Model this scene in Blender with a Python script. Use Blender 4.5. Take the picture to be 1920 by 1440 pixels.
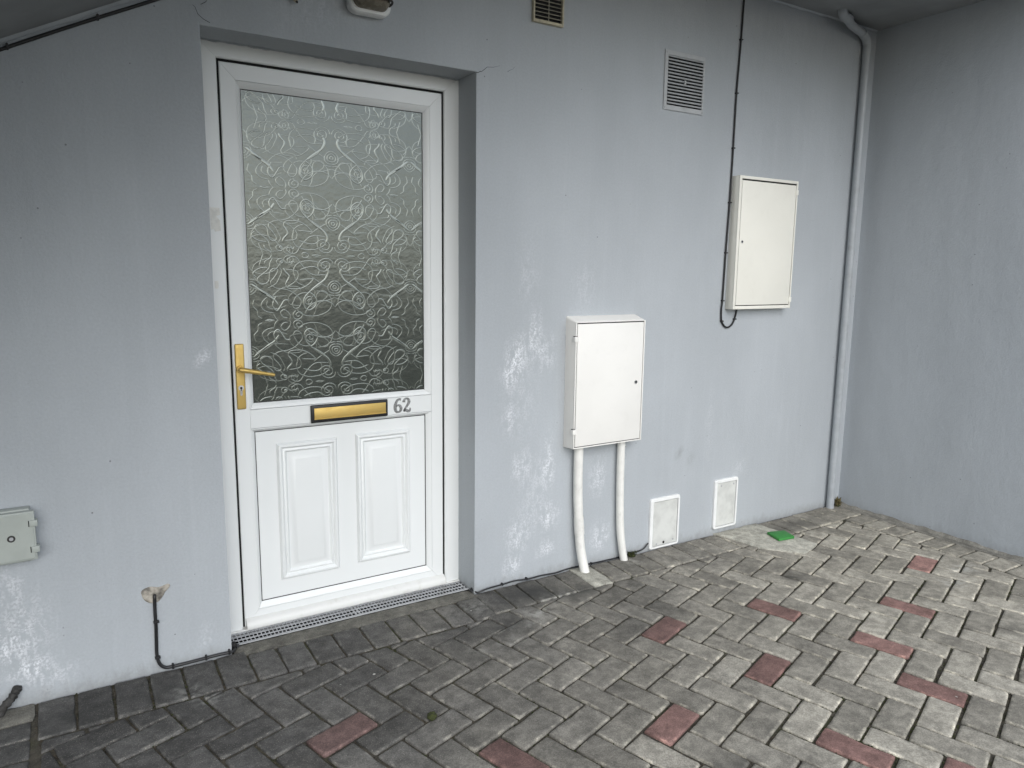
import bpy, bmesh, math, random
from mathutils import Vector, Matrix, noise

for o in list(bpy.data.objects):
    bpy.data.objects.remove(o)
scene = bpy.context.scene
COL = scene.collection
R = random.Random(7)

# ------------------------------------------------------------------ camera
cam_d = bpy.data.cameras.new("camera")
cam_d.sensor_width = 36.0
cam_d.lens = 36.0 * 1374.28 / 1920.0
cam_d.clip_start = 0.05
cam_d.clip_end = 2000.0
cam = bpy.data.objects.new("camera", cam_d)
cam.location = (-0.4379, -2.635, 1.3867)
cam.rotation_euler = (1.4159, -0.0115, -0.5485)
COL.objects.link(cam)
scene.camera = cam

# ------------------------------------------------------------------ sky, sun, exposure
SUN_EL = math.radians(38)
SUN_AZ = math.radians(194)          # clockwise from +Y: behind the camera
world = bpy.data.worlds.new("World")
scene.world = world
world.use_nodes = True
wn = world.node_tree
wn.nodes.clear()
sky = wn.nodes.new("ShaderNodeTexSky")
sky.sky_type = 'NISHITA'
sky.sun_disc = False
sky.sun_elevation = SUN_EL
sky.sun_rotation = SUN_AZ
sky.air_density = 1.0
sky.dust_density = 1.0
sky.ozone_density = 1.0
hs = wn.nodes.new("ShaderNodeHueSaturation")     # overcast: the blue washed out of the sky
hs.inputs["Saturation"].default_value = 0.48
bg = wn.nodes.new("ShaderNodeBackground")
bg.inputs["Strength"].default_value = 0.15
wo = wn.nodes.new("ShaderNodeOutputWorld")
wn.links.new(sky.outputs[0], hs.inputs["Color"])
wn.links.new(hs.outputs[0], bg.inputs["Color"])
wn.links.new(bg.outputs[0], wo.inputs["Surface"])

sun_d = bpy.data.lights.new("sun", 'SUN')
sun_d.energy = 0.85
sun_d.angle = math.radians(60)
sun_d.color = (1.0, 0.985, 0.96)
sun = bpy.data.objects.new("sun", sun_d)
sdir = Vector((math.sin(SUN_AZ) * math.cos(SUN_EL), math.cos(SUN_AZ) * math.cos(SUN_EL), math.sin(SUN_EL)))
sun.rotation_euler = sdir.to_track_quat('Z', 'Y').to_euler()
sun.location = sdir * 20
COL.objects.link(sun)

vs = scene.view_settings
vs.view_transform = 'Standard'
vs.look = 'None'
vs.exposure = 0.88
vs.gamma = 1.0
vs.use_curve_mapping = False
scene.cycles.max_bounces = 5
scene.cycles.diffuse_bounces = 4
scene.cycles.glossy_bounces = 3
scene.cycles.transmission_bounces = 2

# ------------------------------------------------------------------ shader helpers
class NT:
    def __init__(self, name):
        self.m = bpy.data.materials.new(name)
        self.m.use_nodes = True
        self.t = self.m.node_tree
        self.t.nodes.clear()
        self.out = self.n("ShaderNodeOutputMaterial")
        self.b = self.n("ShaderNodeBsdfPrincipled")
        self.l(self.b.outputs[0], self.out.inputs["Surface"])
        self._pos = None
    def n(self, t, **k):
        nd = self.t.nodes.new(t)
        for a, v in k.items():
            setattr(nd, a, v)
        return nd
    def l(self, a, b):
        self.t.links.new(a, b)
    def put(self, sock, v):
        if isinstance(v, bpy.types.NodeSocket):
            self.l(v, sock)
        elif isinstance(v, (tuple, list)):
            sock.default_value = tuple(v) + ((1.0,) if len(v) == 3 and sock.type == 'RGBA' else ())
        else:
            sock.default_value = v
    def set(self, name, v):
        self.put(self.b.inputs[name], v)
    @property
    def pos(self):
        if self._pos is None:
            self._pos = self.n("ShaderNodeNewGeometry").outputs["Position"]
        return self._pos
    def math(self, op, a, b=0.0, clamp=False):
        nd = self.n("ShaderNodeMath", operation=op, use_clamp=clamp)
        self.put(nd.inputs[0], a)
        self.put(nd.inputs[1], b)
        return nd.outputs[0]
    def vmath(self, op, a, b):
        nd = self.n("ShaderNodeVectorMath", operation=op)
        self.put(nd.inputs[0], a)
        self.put(nd.inputs[1], b)
        return nd.outputs["Value"] if op in ('LENGTH', 'DOT_PRODUCT', 'DISTANCE') else nd.outputs[0]
    def scale(self, v, s):
        return self.vmath('MULTIPLY', v, s)
    def noise(self, v, scale, detail=4.0, rough=0.55, dist=0.0):
        nd = self.n("ShaderNodeTexNoise")
        self.l(v, nd.inputs["Vector"])
        nd.inputs["Scale"].default_value = scale
        nd.inputs["Detail"].default_value = detail
        nd.inputs["Roughness"].default_value = rough
        nd.inputs["Distortion"].default_value = dist
        return nd.outputs[0]
    def ramp(self, v, lo, hi, a=0.0, b=1.0, smooth=True):
        nd = self.n("ShaderNodeMapRange")
        nd.interpolation_type = 'SMOOTHSTEP' if smooth else 'LINEAR'
        self.put(nd.inputs[0], v)
        for i, x in zip((1, 2, 3, 4), (lo, hi, a, b)):
            nd.inputs[i].default_value = x
        return nd.outputs[0]
    def mix(self, f, a, b, blend='MIX'):
        nd = self.n("ShaderNodeMix", data_type='RGBA', blend_type=blend)
        self.put(nd.inputs[0], f)
        self.put(nd.inputs[6], a)
        self.put(nd.inputs[7], b)
        return nd.outputs[2]
    def bump(self, h, strength=0.3, dist=0.002, prev=None):
        nd = self.n("ShaderNodeBump")
        nd.inputs["Strength"].default_value = strength
        nd.inputs["Distance"].default_value = dist
        self.l(h, nd.inputs["Height"])
        if prev is not None:
            self.l(prev, nd.inputs["Normal"])
        return nd.outputs[0]

def simple(name, col, rough=0.5, metal=0.0, var=0.06, nscale=25.0, bump=0.0, bscale=250.0, dirt=0.0, dirtcol=(0.12, 0.11, 0.09), spec=0.5, rvar=.07):
    t = NT(name)
    nz = t.noise(t.pos, nscale, 3)
    c = t.mix(t.ramp(nz, 0.3, 0.7), tuple(x * (1 - var) for x in col), tuple(min(1, x * (1 + var)) for x in col))
    if dirt > 0:
        d = t.math('MULTIPLY', t.ramp(t.noise(t.pos, 14, 3, 0.65), 0.52, 0.78), dirt)
        c = t.mix(d, c, dirtcol)
        sp = t.math('MULTIPLY', t.ramp(t.noise(t.pos, 260, 2), 0.70, 0.76), min(1.0, dirt * 1.4))
        c = t.mix(sp, c, dirtcol)
    t.set("Base Color", c)
    t.set("Roughness", t.ramp(nz, 0.3, 0.7, max(0.03, rough - rvar), min(1, rough + rvar)))
    t.set("Metallic", metal)
    t.set("Specular IOR Level", spec)
    if bump > 0:
        t.set("Normal", t.bump(t.noise(t.pos, bscale, 1), bump, 0.001))
    return t.m

# ------------------------------------------------------------------ materials
def wall_material(name, foot_f=.5):
    t = NT(name)
    p = t.pos
    col_a = (0.376, 0.402, 0.424)
    col_b = (0.412, 0.440, 0.464)
    big = t.noise(t.scale(p, (1.0, 1.0, 0.45)), 2.3, 2)
    c = t.mix(t.ramp(big, 0.3, 0.7), col_a, col_b)
    streak = t.noise(t.scale(p, (26.0, 26.0, 1.1)), 1.0, 2, 0.6)
    c = t.mix(t.ramp(streak, 0.48, 0.82, 0, 0.13), c, (0.49, 0.525, 0.55))
    streak2 = t.noise(t.scale(p, (60.0, 60.0, 2.0)), 1.0, 1, 0.6)
    c = t.mix(t.ramp(streak2, 0.50, 0.85, 0, 0.09), c, (0.33, 0.355, 0.375))
    # chalky salt bloom
    grain = t.noise(p, 120, 2, 0.7)
    cloud = t.noise(t.scale(p, (1.8, 1.8, 0.85)), 22, 3, 0.68)
    at = t.n("ShaderNodeAttribute", attribute_name="salt")
    c = t.mix(1.0, c, t.ramp(grain, 0.30, 0.70, 0.97, 1.03), 'MULTIPLY')
    m = t.math('MULTIPLY', t.math('MULTIPLY', at.outputs["Fac"], 1.0), t.ramp(cloud, 0.38, 0.60))
    m = t.math('MULTIPLY', m, t.ramp(grain, 0.40, 0.58, 0.12, 1.0), clamp=True)
    c = t.mix(m, c, (0.74, 0.76, 0.79))
    at = t.n("ShaderNodeAttribute", attribute_name="grime")
    m = t.math('MULTIPLY', at.outputs["Fac"], t.ramp(cloud, 0.30, 0.60), clamp=True)
    c = t.mix(m, c, (0.13, 0.135, 0.12))
    # splashed dirt just above the paving
    sep = t.n("ShaderNodeSeparateXYZ")
    t.l(p, sep.inputs[0])
    foot = t.ramp(t.math('ADD', sep.outputs["Z"], t.math('MULTIPLY', cloud, -0.10)), 0.01, -0.07, 0, foot_f)
    c = t.mix(foot, c, (0.17, 0.165, 0.15))
    # little pits and insect specks
    vor = t.n("ShaderNodeTexVoronoi")
    t.l(p, vor.inputs["Vector"])
    vor.inputs["Scale"].default_value = 21.0
    speck = t.ramp(vor.outputs["Distance"], 0.075, 0.05, 0, 1)
    speck = t.math('MULTIPLY', speck, t.ramp(streak, 0.57, 0.61))
    c = t.mix(t.math('MULTIPLY', speck, 0.65), c, (0.10, 0.10, 0.10))
    t.set("Base Color", c)
    t.set("Roughness", 0.62)
    t.set("Specular IOR Level", 0.3)
    h1 = t.noise(p, 115, 3, 0.75)
    b1 = t.bump(h1, 0.65, 0.0024)
    h2 = t.noise(t.scale(p, (1, 1, 0.6)), 9, 2, 0.6)
    b2 = t.bump(h2, 0.22, 0.02, b1)
    t.set("Normal", b2)
    return t.m

salts = []
for x, z, rx, rz, s in [(1.205, 1.02, .075, .13, 1.0), (1.285, 1.10, .05, .17, 1.0), (1.17, .95, .06, .10, .95), (1.355, 1.03, .05, .13, .8),
                        (1.25, 1.36, .08, .18, .25), (1.55, 1.32, .10, .16, .25), (1.165, .75, .05, .09, .6), (1.23, .54, .06, .12, .75),
                        (1.37, .50, .055, .12, 1.0), (1.37, .62, .05, .10, .4), (1.38, .28, .08, .08, 1.0), (1.37, .13, .07, .06, .8), (1.19, .085, .07, .07, 1.0),
                        (1.22, .22, .09, .13, .75), (1.66, .43, .06, .15, .75), (1.68, .13, .08, .10, .9), (1.30, .38, .12, .25, .3), (1.22, .82, .14, .25, .25),
                        (-.60, .115, .085, .055, 1.2), (-.61, .25, .10, .17, .75), (-.64, .40, .07, .10, .55), (-.54, .07, .10, .05, .7), (-.68, .19, .09, .10, .9),
                        (.949, .30, .05, .2, .5), (-.08, .09, .05, .05, .45), (-.045, 1.085, .03, .03, .9), (-.03, 1.11, .015, .03, .6),
                        (2.62, .34, .09, .05, .4), (2.40, .60, .03, .35, .25), (.85, 2.22, .05, .08, .3), (.40, 2.30, .05, .06, .25)]:
    salts.append((x, z, rx, rz, s))
def blob_sum(items, x, z):
    tot = 0.0
    for cx, cz, rx, rz, st_ in items:
        d = math.hypot((x - cx) / rx, (z - cz) / rz)
        if d < 1:
            d = 1 - d
            tot += st_ * d * d * (3 - 2 * d)
    return tot
def stain(me, **layers):
    """stain maps on the vertices: name -> (function of a vertex)"""
    for nm, fn in layers.items():
        at = me.attributes.new(nm, 'FLOAT', 'POINT')
        at.data.foreach_set("value", [fn(v.co) for v in me.vertices])
wall_grime = [(2.171, .478, .03, .05, .35), (-.62, .30, .12, .22, .10), (2.263, .44, .015, .06, .25)]
M_wall = wall_material("painted_render", .45)
M_wall2 = wall_material("painted_render_return", .3)
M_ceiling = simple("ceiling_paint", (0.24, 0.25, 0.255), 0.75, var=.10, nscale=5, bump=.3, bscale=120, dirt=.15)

def upvc(name, col=(0.735, 0.755, 0.75), dirt=0.0):
    return simple(name, col, 0.34, var=0.008, nscale=5, rvar=.01, dirt=dirt, dirtcol=(0.36, 0.34, 0.28), bump=.03, bscale=60)
M_upvc = upvc("white_upvc")
M_upvc_low = upvc("white_upvc_weathered", (0.66, 0.665, 0.645), .3)
M_box = simple("white_gloss_plastic", (0.79, 0.78, 0.745), 0.45, var=.015, nscale=5, rvar=.02, dirt=.07, dirtcol=(.40, .39, .34), bump=.10, bscale=130)
M_box2 = simple("cream_brushed_paint", (0.775, 0.765, 0.695), 0.5, var=.015, nscale=5, rvar=.02, dirt=.06, dirtcol=(.42, .40, .33), bump=.12, bscale=130)
M_boxside = M_box
M_pipe_w = simple("white_plastic_pipe", (0.74, 0.735, 0.70), 0.40, var=.04, dirt=.35, dirtcol=(.26, .25, .21))
M_hatch = simple("hatch_white", (0.75, 0.76, 0.75), 0.45, var=.03, dirt=.2, dirtcol=(.35, .35, .32))
M_hatch_in = simple("hatch_chalky_cover", (0.56, 0.57, 0.545), 0.6, var=.12, nscale=14, dirt=.25, dirtcol=(.36, .37, .35))
M_grey_box = simple("grey_green_plastic", (0.37, 0.40, 0.372), 0.5, var=.05, nscale=14, dirt=.3, dirtcol=(.25, .26, .23), bump=.1)
M_pipe_g = simple("pipe_painted_grey", (0.36, 0.385, 0.405), 0.42, var=.05, dirt=.25, dirtcol=(.18, .18, .17))
M_vent_g = simple("louvre_painted_grey", (0.44, 0.455, 0.465), 0.5, var=.05, dirt=.2)
M_beige = simple("aged_beige_plastic", (0.50, 0.455, 0.33), 0.5, var=.12, dirt=.5)
M_black = simple("black_rubber", (0.012, 0.012, 0.013), 0.45, var=.2)
M_dark = simple("dark_void", (0.006, 0.006, 0.006), 0.9, var=.1)
M_brass = simple("brushed_gold", (0.66, 0.48, 0.17), 0.60, metal=1.0, var=.03, nscale=40)
M_steel = simple("steel", (0.55, 0.55, 0.55), 0.3, metal=1.0, var=.1)
M_silver = simple("tarnished_silver_digits", (0.27, 0.275, 0.275), 0.42, metal=.6, var=.35, nscale=160)
M_slat = simple("vent_slat_metal", (0.30, 0.28, 0.22), 0.45, var=.15)
M_foam = simple("filler_foam", (0.27, 0.25, 0.215), 0.85, var=.62, nscale=34, bump=.8, bscale=110, dirt=.5)
M_green = simple("green_sponge", (0.032, 0.21, 0.040), 0.6, var=.12, nscale=90, bump=.3, bscale=300)
M_moss = simple("moss", (0.030, 0.036, 0.009), 0.95, var=.5, nscale=160, bump=.9, bscale=240)
M_leafdry = simple("dry_weed", (0.11, 0.09, 0.035), 0.85, var=.4, nscale=120)
M_crumb = simple("joint_crumbs", (0.060, 0.050, 0.034), 0.95, var=.6, nscale=50)
M_grate = simple("grate_grey_plastic", (0.36, 0.37, 0.38), 0.5, var=.08, dirt=.45, dirtcol=(.15, .14, .12))
M_pipe_b = simple("dirty_black_pipe", (0.030, 0.029, 0.027), 0.7, var=.5, nscale=60, bump=.8, dirt=.4, dirtcol=(.11, .10, .09))
M_crack = simple("crack_shadow", (0.05, 0.05, 0.048), 0.9)
M_lens = simple("lamp_lens_dusty", (0.17, 0.15, 0.11), 0.25, var=.2, dirt=.5)
M_tape = simple("tape_residue", (0.68, 0.675, 0.635), 0.6, var=.08, nscale=60)

DAMP = [(2.37, -.585, .13, .075, .85), (2.42, -.47, .10, .05, .6), (2.66, -.80, .07, .03, .5), (1.22, -.12, .24, .15, .95), (1.42, -.22, .25, .10, .8), (.98, -.33, .16, .07, .55), (-.52, -.16, .16, .13, .75), (-.25, -.14, .12, .10, .6), (2.70, -1.36, .16, .10, .5), (1.10, -1.36, .16, .07, .7), (1.34, -1.30, .08, .05, .5), (3.0, -.12, .4, .14, .6)]
CHALK = [(1.15, -.30, .07, .05, 1.0), (1.03, -.36, .14, .03, .6), (1.30, -.21, .20, .02, .7), (2.95, -1.0, .10, .05, .9), (-.17, -.19, .09, .05, .6), (-.13, -.27, .07, .05, .5), (.93, -.12, .10, .07, .5), (1.83, -.07, .06, .04, .8), (3.14, -.93, .16, .05, .9), (.84, -.44, .2, .04, .35)]
def paving_material(name, base_dark, base_light, red=False):
    t = NT(name)
    p = t.pos
    info = t.n("ShaderNodeObjectInfo")
    rnd = info.outputs["Random"]
    sep = t.n("ShaderNodeSeparateXYZ")
    t.l(p, sep.inputs[0])
    # rain-washed on the right, grimy beside the door, with daylight and shade painted in
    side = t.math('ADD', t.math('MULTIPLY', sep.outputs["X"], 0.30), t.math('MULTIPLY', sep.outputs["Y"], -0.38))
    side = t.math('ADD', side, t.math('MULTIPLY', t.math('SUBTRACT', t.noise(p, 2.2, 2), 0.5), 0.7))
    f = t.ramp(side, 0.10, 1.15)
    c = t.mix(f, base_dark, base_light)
    c = t.mix(1.0, c, t.ramp(rnd, 0, 1, 0.74, 1.20, False), 'MULTIPLY')
    mot = t.noise(p, 28, 3, 0.65)
    c = t.mix(1.0, c, t.ramp(mot, 0.30, 0.72, 0.82, 1.26), 'MULTIPLY')
    grime = t.noise(p, 9.5, 4, 0.68)
    c = t.mix(1.0, c, t.ramp(grime, 0.34, 0.70, 1.12, 0.72), 'MULTIPLY')
    # aggregate grains
    g = t.noise(p, 230, 2, 0.75)
    c = t.mix(1.0, c, t.ramp(g, 0.30, 0.70, 0.76, 1.26), 'MULTIPLY')
    big_g = t.n("ShaderNodeTexVoronoi")
    t.l(p, big_g.inputs["Vector"])
    big_g.inputs["Scale"].default_value = 170.0
    c = t.mix(t.ramp(big_g.outputs["Distance"], 0.20, 0.12, 0.0, 0.35), c, tuple(min(1, x * 2.0) for x in base_light))
    # damp / oily and chalky blotches
    dk = t.n("ShaderNodeAttribute", attribute_name="damp").outputs["Fac"]
    dk = t.math('MULTIPLY', dk, t.ramp(mot, 0.18, 0.46), clamp=True)
    c = t.mix(t.math('MULTIPLY', dk, .95), c, (0.030, 0.030, 0.028))
    pale = t.n("ShaderNodeAttribute", attribute_name="chalk").outputs["Fac"]
    pale = t.math('MULTIPLY', pale, t.ramp(mot, 0.36, 0.60), clamp=True)
    c = t.mix(t.math('MULTIPLY', pale, .75), c, (0.42, 0.42, 0.39))
    # chipped, paler arrises
    at = t.n("ShaderNodeAttribute", attribute_name="wear")
    w = t.math('MULTIPLY', at.outputs["Fac"], t.ramp(t.noise(p, 21, 2, .65), 0.47, 0.66))
    c = t.mix(w, c, t.mix(1.0, c, (1.75, 1.74, 1.68), 'MULTIPLY'))
    # stray white dots (lichen, droppings)
    vor = t.n("ShaderNodeTexVoronoi")
    t.l(p, vor.inputs["Vector"])
    vor.inputs["Scale"].default_value = 12.0
    dot = t.math('MULTIPLY', t.ramp(vor.outputs["Distance"], 0.075, 0.055), t.ramp(grime, 0.60, 0.62))
    c = t.mix(t.math('MULTIPLY', dot, .8), c, (0.55, 0.54, 0.50))
    t.set("Base Color", c)
    t.set("Roughness", t.math('SUBTRACT', 0.86, t.math('MULTIPLY', dk, 0.22)))
    t.set("Specular IOR Level", 0.35)
    b1 = t.bump(g, 0.55, 0.0012)
    b2 = t.bump(mot, 0.35, 0.004, b1)
    t.set("Normal", b2)
    return t.m
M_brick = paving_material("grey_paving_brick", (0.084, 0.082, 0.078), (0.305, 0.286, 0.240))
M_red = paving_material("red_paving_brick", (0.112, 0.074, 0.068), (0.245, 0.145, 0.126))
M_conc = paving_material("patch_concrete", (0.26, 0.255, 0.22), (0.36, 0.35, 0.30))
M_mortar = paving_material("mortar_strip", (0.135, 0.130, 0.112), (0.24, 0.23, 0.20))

def bed_material():
    t = NT("joint_bedding")
    p = t.pos
    n = t.noise(p, 22, 5, .65)
    c = t.mix(t.ramp(n, 0.35, 0.65), (0.034, 0.031, 0.024), (0.080, 0.071, 0.053))
    c = t.mix(t.ramp(t.noise(p, 5, 4), 0.50, 0.66, 0, .8), c, (0.040, 0.044, 0.016))
    c = t.mix(t.ramp(t.noise(p, 300, 2), 0.55, 0.72, 0, .5), c, (0.17, 0.16, 0.13))
    t.set("Base Color", c)
    t.set("Roughness", 0.95)
    t.set("Normal", t.bump(t.noise(p, 200, 4), 0.9, 0.003))
    return t.m
M_bed = bed_material()

def asphalt():
    t = NT("asphalt")
    c = t.mix(t.ramp(t.noise(t.pos, 0.6, 4), 0.3, 0.7), (0.045, 0.045, 0.045), (0.065, 0.064, 0.060))
    t.set("Base Color", c)
    t.set("Roughness", 0.9)
    return t.m
M_asphalt = asphalt()

def glass_material(name, ca, cb, rough, ior, bump):
    t = NT(name)
    p = t.pos
    n = t.noise(p, 6, 2)
    t.set("Base Color", t.mix(t.ramp(n, 0.3, 0.7), ca, cb))
    t.set("Roughness", rough)
    t.set("IOR", ior)
    t.set("Specular Tint", (0.95, 1.0, 0.93, 1.0))
    b1 = t.bump(t.noise(p, 34, 2, .6), bump, 0.005)
    h2 = t.noise(t.scale(p, (1, 1, .5)), 170, 1)
    t.set("Normal", t.bump(h2, bump, 0.001, b1))
    return t.m
M_glass = glass_material("obscure_glass", (0.012, 0.017, 0.013), (0.022, 0.028, 0.023), 0.24, 2.02, .18)
M_relief = glass_material("obscure_glass_relief", (0.034, 0.044, 0.037), (0.052, 0.063, 0.055), 0.24, 2.7, .04)

# ------------------------------------------------------------------ object helpers
def tag(o, label=None, cat=None, group=None, kind=None):
    if label: o["label"] = label
    if cat: o["category"] = cat
    if group: o["group"] = group
    if kind: o["kind"] = kind
    return o

def empty(name, loc, label, cat, group=None):
    o = bpy.data.objects.new(name, None)
    o.empty_display_size = 0.05
    o.location = loc
    COL.objects.link(o)
    return tag(o, label, cat, group)

def link(name, me, parent=None):
    o = bpy.data.objects.new(name, me)
    COL.objects.link(o)
    if parent is not None:
        o.parent = parent
        if parent.parent is None:           # parts are built in world metres
            o.matrix_parent_inverse = Matrix.Translation(parent.location).inverted()
    return o

class MB:
    """collects geometry in world metres, builds one mesh object"""
    def __init__(self):
        self.v, self.f = [], []
    def add(self, vs, fs):
        k = len(self.v)
        self.v += [tuple(x) for x in vs]
        self.f += [tuple(i + k for i in f) for f in fs]
    def box(self, x0, x1, y0, y1, z0, z1, bev=0.0, seg=2):
        if bev <= 0:
            vs = [(x, y, z) for z in (z0, z1) for y in (y0, y1) for x in (x0, x1)]
            self.add(vs, [(0, 2, 3, 1), (4, 5, 7, 6), (0, 1, 5, 4), (2, 6, 7, 3), (0, 4, 6, 2), (1, 3, 7, 5)])
            return
        bm = bmesh.new()
        bmesh.ops.create_cube(bm, size=1.0)
        bmesh.ops.scale(bm, vec=(x1 - x0, y1 - y0, z1 - z0), verts=bm.verts)
        bmesh.ops.translate(bm, vec=((x0 + x1) / 2, (y0 + y1) / 2, (z0 + z1) / 2), verts=bm.verts)
        bmesh.ops.bevel(bm, geom=bm.edges[:] + bm.verts[:], offset=bev, segments=seg, profile=0.5, affect='EDGES')
        self.bm(bm)
    def bm(self, bm):
        bm.verts.ensure_lookup_table()
        bm.verts.index_update()
        self.add([v.co for v in bm.verts], [[v.index for v in f.verts] for f in bm.faces])
        bm.free()
    def prism(self, poly, y0, y1):
        """poly in (x, z), extruded along y"""
        n = len(poly)
        a = sum(poly[i][0] * poly[(i + 1) % n][1] - poly[(i + 1) % n][0] * poly[i][1] for i in range(n))
        if a < 0:
            poly = poly[::-1]
        vs = [(x, y0, z) for x, z in poly] + [(x, y1, z) for x, z in poly]
        fs = [tuple(range(n)), tuple(range(2 * n - 1, n - 1, -1))]
        fs += [(i, i + n, (i + 1) % n + n, (i + 1) % n) for i in range(n)]
        self.add(vs, fs)
    def tube(self, pts, r, n=10, cap=True):
        pts = [Vector(p) for p in pts]
        rr = r if isinstance(r, (list, tuple)) else [r] * len(pts)
        up = None
        rings = []
        for i, p in enumerate(pts):
            d = (pts[min(i + 1, len(pts) - 1)] - pts[max(i - 1, 0)]).normalized()
            if up is None:
                up = Vector((0, 0, 1)) if abs(d.z) < 0.9 else Vector((1, 0, 0))
            a = d.cross(up).normalized()
            up = a.cross(d).normalized()
            rings.append([p + (a * math.cos(2 * math.pi * k / n) + up * math.sin(2 * math.pi * k / n)) * rr[i] for k in range(n)])
        vs = [v for rg in rings for v in rg]
        fs = []
        for i in range(len(pts) - 1):
            for k in range(n):
                fs.append((i * n + k, i * n + (k + 1) % n, (i + 1) * n + (k + 1) % n, (i + 1) * n + k))
        if cap:
            fs.append(tuple(range(n - 1, -1, -1)))
            fs.append(tuple((len(pts) - 1) * n + k for k in range(n)))
        self.add(vs, fs)
    def disc(self, c, r, y0, y1, n=20, rz=None):
        """short cylinder along y"""
        self.prism([(c[0] + r * math.cos(2 * math.pi * k / n), c[1] + (rz or r) * math.sin(2 * math.pi * k / n)) for k in range(n)], y0, y1)
    def build(self, name, mat, parent=None, smooth=False, angle=35):
        me = bpy.data.meshes.new(name)
        me.from_pydata(self.v, [], self.f)
        me.materials.append(mat)
        me.validate()
        bm = bmesh.new()
        bm.from_mesh(me)
        bmesh.ops.recalc_face_normals(bm, faces=bm.faces)
        if smooth:
            lim = math.radians(angle)
            for f in bm.faces:
                f.smooth = True
            for e in bm.edges:
                if len(e.link_faces) != 2 or e.calc_face_angle(0) > lim:
                    e.smooth = False
        bm.to_mesh(me)
        bm.free()
        return link(name, me, parent)

def catmull(pts, k=6, closed=False):
    P = [Vector(p) for p in pts]
    n = len(P)
    out = []
    segs = n if closed else n - 1
    for i in range(segs):
        if closed:
            a, b, c, d = P[(i - 1) % n], P[i], P[(i + 1) % n], P[(i + 2) % n]
        else:
            a, b, c, d = P[max(i - 1, 0)], P[i], P[i + 1], P[min(i + 2, n - 1)]
        for s in range(k):
            t = s / k
            out.append(0.5 * ((2 * b) + (-a + c) * t + (2 * a - 5 * b + 4 * c - d) * t * t + (-a + 3 * b - 3 * c + d) * t ** 3))
    if not closed:
        out.append(P[-1].copy())
    return out

# =================================================================== LARGE STRUCTURE
XC, HC, OW, OH = 3.5256, 2.715, 1.0, 2.144      # corner, ceiling height, door opening

# ground sheet to the horizon
g = MB()
g.add([(-900, -900, -.06), (900, -900, -.06), (900, 900, -.06), (-900, 900, -.06)], [(0, 1, 2, 3)])
tag(g.build("ground", M_asphalt), kind="structure")

# door wall with its opening
def door_wall():
    bm = bmesh.new()
    xs = [-3.2, -2.0, -1.2] + [-.84 + .042 * k for k in range(20)] + [0.0, .2, .4, .6, .8, OW] + [OW + .042 * k for k in range(1, 47)] + [3.0, 3.2, XC + .002]
    zs = [-.12] + [.04 * k for k in range(37)] + [1.6, 1.8, 2.0, OH, 2.3, 2.5, 2.8, 3.6]
    vv = {}
    for i, x in enumerate(xs):
        for j, z in enumerate(zs):
            vv[i, j] = bm.verts.new((x, 0, z))
    i0, i1, j1 = xs.index(0.0), xs.index(OW), zs.index(OH)
    for i in range(len(xs) - 1):
        for j in range(len(zs) - 1):
            if i0 <= i < i1 and j < j1:
                continue
            bm.faces.new((vv[i, j], vv[i + 1, j], vv[i + 1, j + 1], vv[i, j + 1]))
    rev = [vv[i0, j] for j in range(j1 + 1)] + [vv[i, j1] for i in range(i0 + 1, i1 + 1)] + [vv[i1, j] for j in range(j1 - 1, -1, -1)]
    for i in range(i0 + 1, i1):
        for j in range(j1):
            bm.verts.remove(vv[i, j])
    # subdivided reveals, a touch uneven like hand-trowelled render
    back = [bm.verts.new((v.co.x, .30, v.co.z)) for v in rev]
    for k in range(len(rev) - 1):
        bm.faces.new((rev[k], rev[k + 1], back[k + 1], back[k]))
    bm.verts.index_update()
    ed = [e for e in bm.edges if e.verts[0] in rev and e.verts[1] in rev]
    bmesh.ops.bevel(bm, geom=ed, offset=.007, segments=3, profile=.5, affect='EDGES')
    m = MB()
    m.bm(bm)
    # back and outer faces
    m.add([(-3.2, 0, -.12), (-3.2, .30, -.12), (-3.2, .30, 3.6), (-3.2, 0, 3.6)], [(0, 1, 2, 3)])
    m.add([(-3.2, 0, 3.6), (XC, 0, 3.6), (XC, .30, 3.6), (-3.2, .30, 3.6)], [(0, 1, 2, 3)])
    m.add([(-3.2, .31, -.12), (XC, .31, -.12), (XC, .31, 3.6), (-3.2, .31, 3.6)], [(0, 1, 2, 3)])
    return m.build("rendered_wall", M_wall, smooth=True, angle=50)
wallA = tag(door_wall(), "blue-grey painted render wall with the white door set into it", "wall")

stain(wallA.data, salt=lambda c: blob_sum(salts, c.x, c.z) if c.y < .02 or c.x > .5 else 0.0, grime=lambda c: blob_sum(wall_grime, c.x, c.z))

# cracks in the render
def ribbon(name, pts, w, parent, mat, y=-.0012):
    m = MB()
    P = [Vector((x, 0, z)) for x, z in pts]
    vs, fs = [], []
    for i, p in enumerate(P):
        d = (P[min(i + 1, len(P) - 1)] - P[max(i - 1, 0)]).normalized()
        nrm = Vector((-d.z, 0, d.x))
        ww = w * (1 - .85 * i / (len(P) - 1)) * R.uniform(.7, 1.2) / 2
        vs += [p + nrm * ww, p - nrm * ww]
        if i:
            k = 2 * i
            fs.append((k - 2, k - 1, k + 1, k))
    m.add([(v[0], y, v[2]) for v in vs] + [(v[0], .002, v[2]) for v in vs], fs)
    k = len(vs)
    m.f += [(i, i + 2, i + 2 + k, i + k) for i in range(0, k - 2, 2)] + [(i + 1, i + 3, i + 3 + k, i + 1 + k) for i in range(0, k - 2, 2)]
    return m.build(name, mat, parent)
ribbon("crack", [(.999, 2.141), (1.008, 2.142), (1.018, 2.148), (1.022, 2.147), (1.036, 2.158), (1.048, 2.168), (1.056, 2.169), (1.075, 2.171), (1.09, 2.176), (1.105, 2.181)], .0032, wallA, M_crack)
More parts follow.
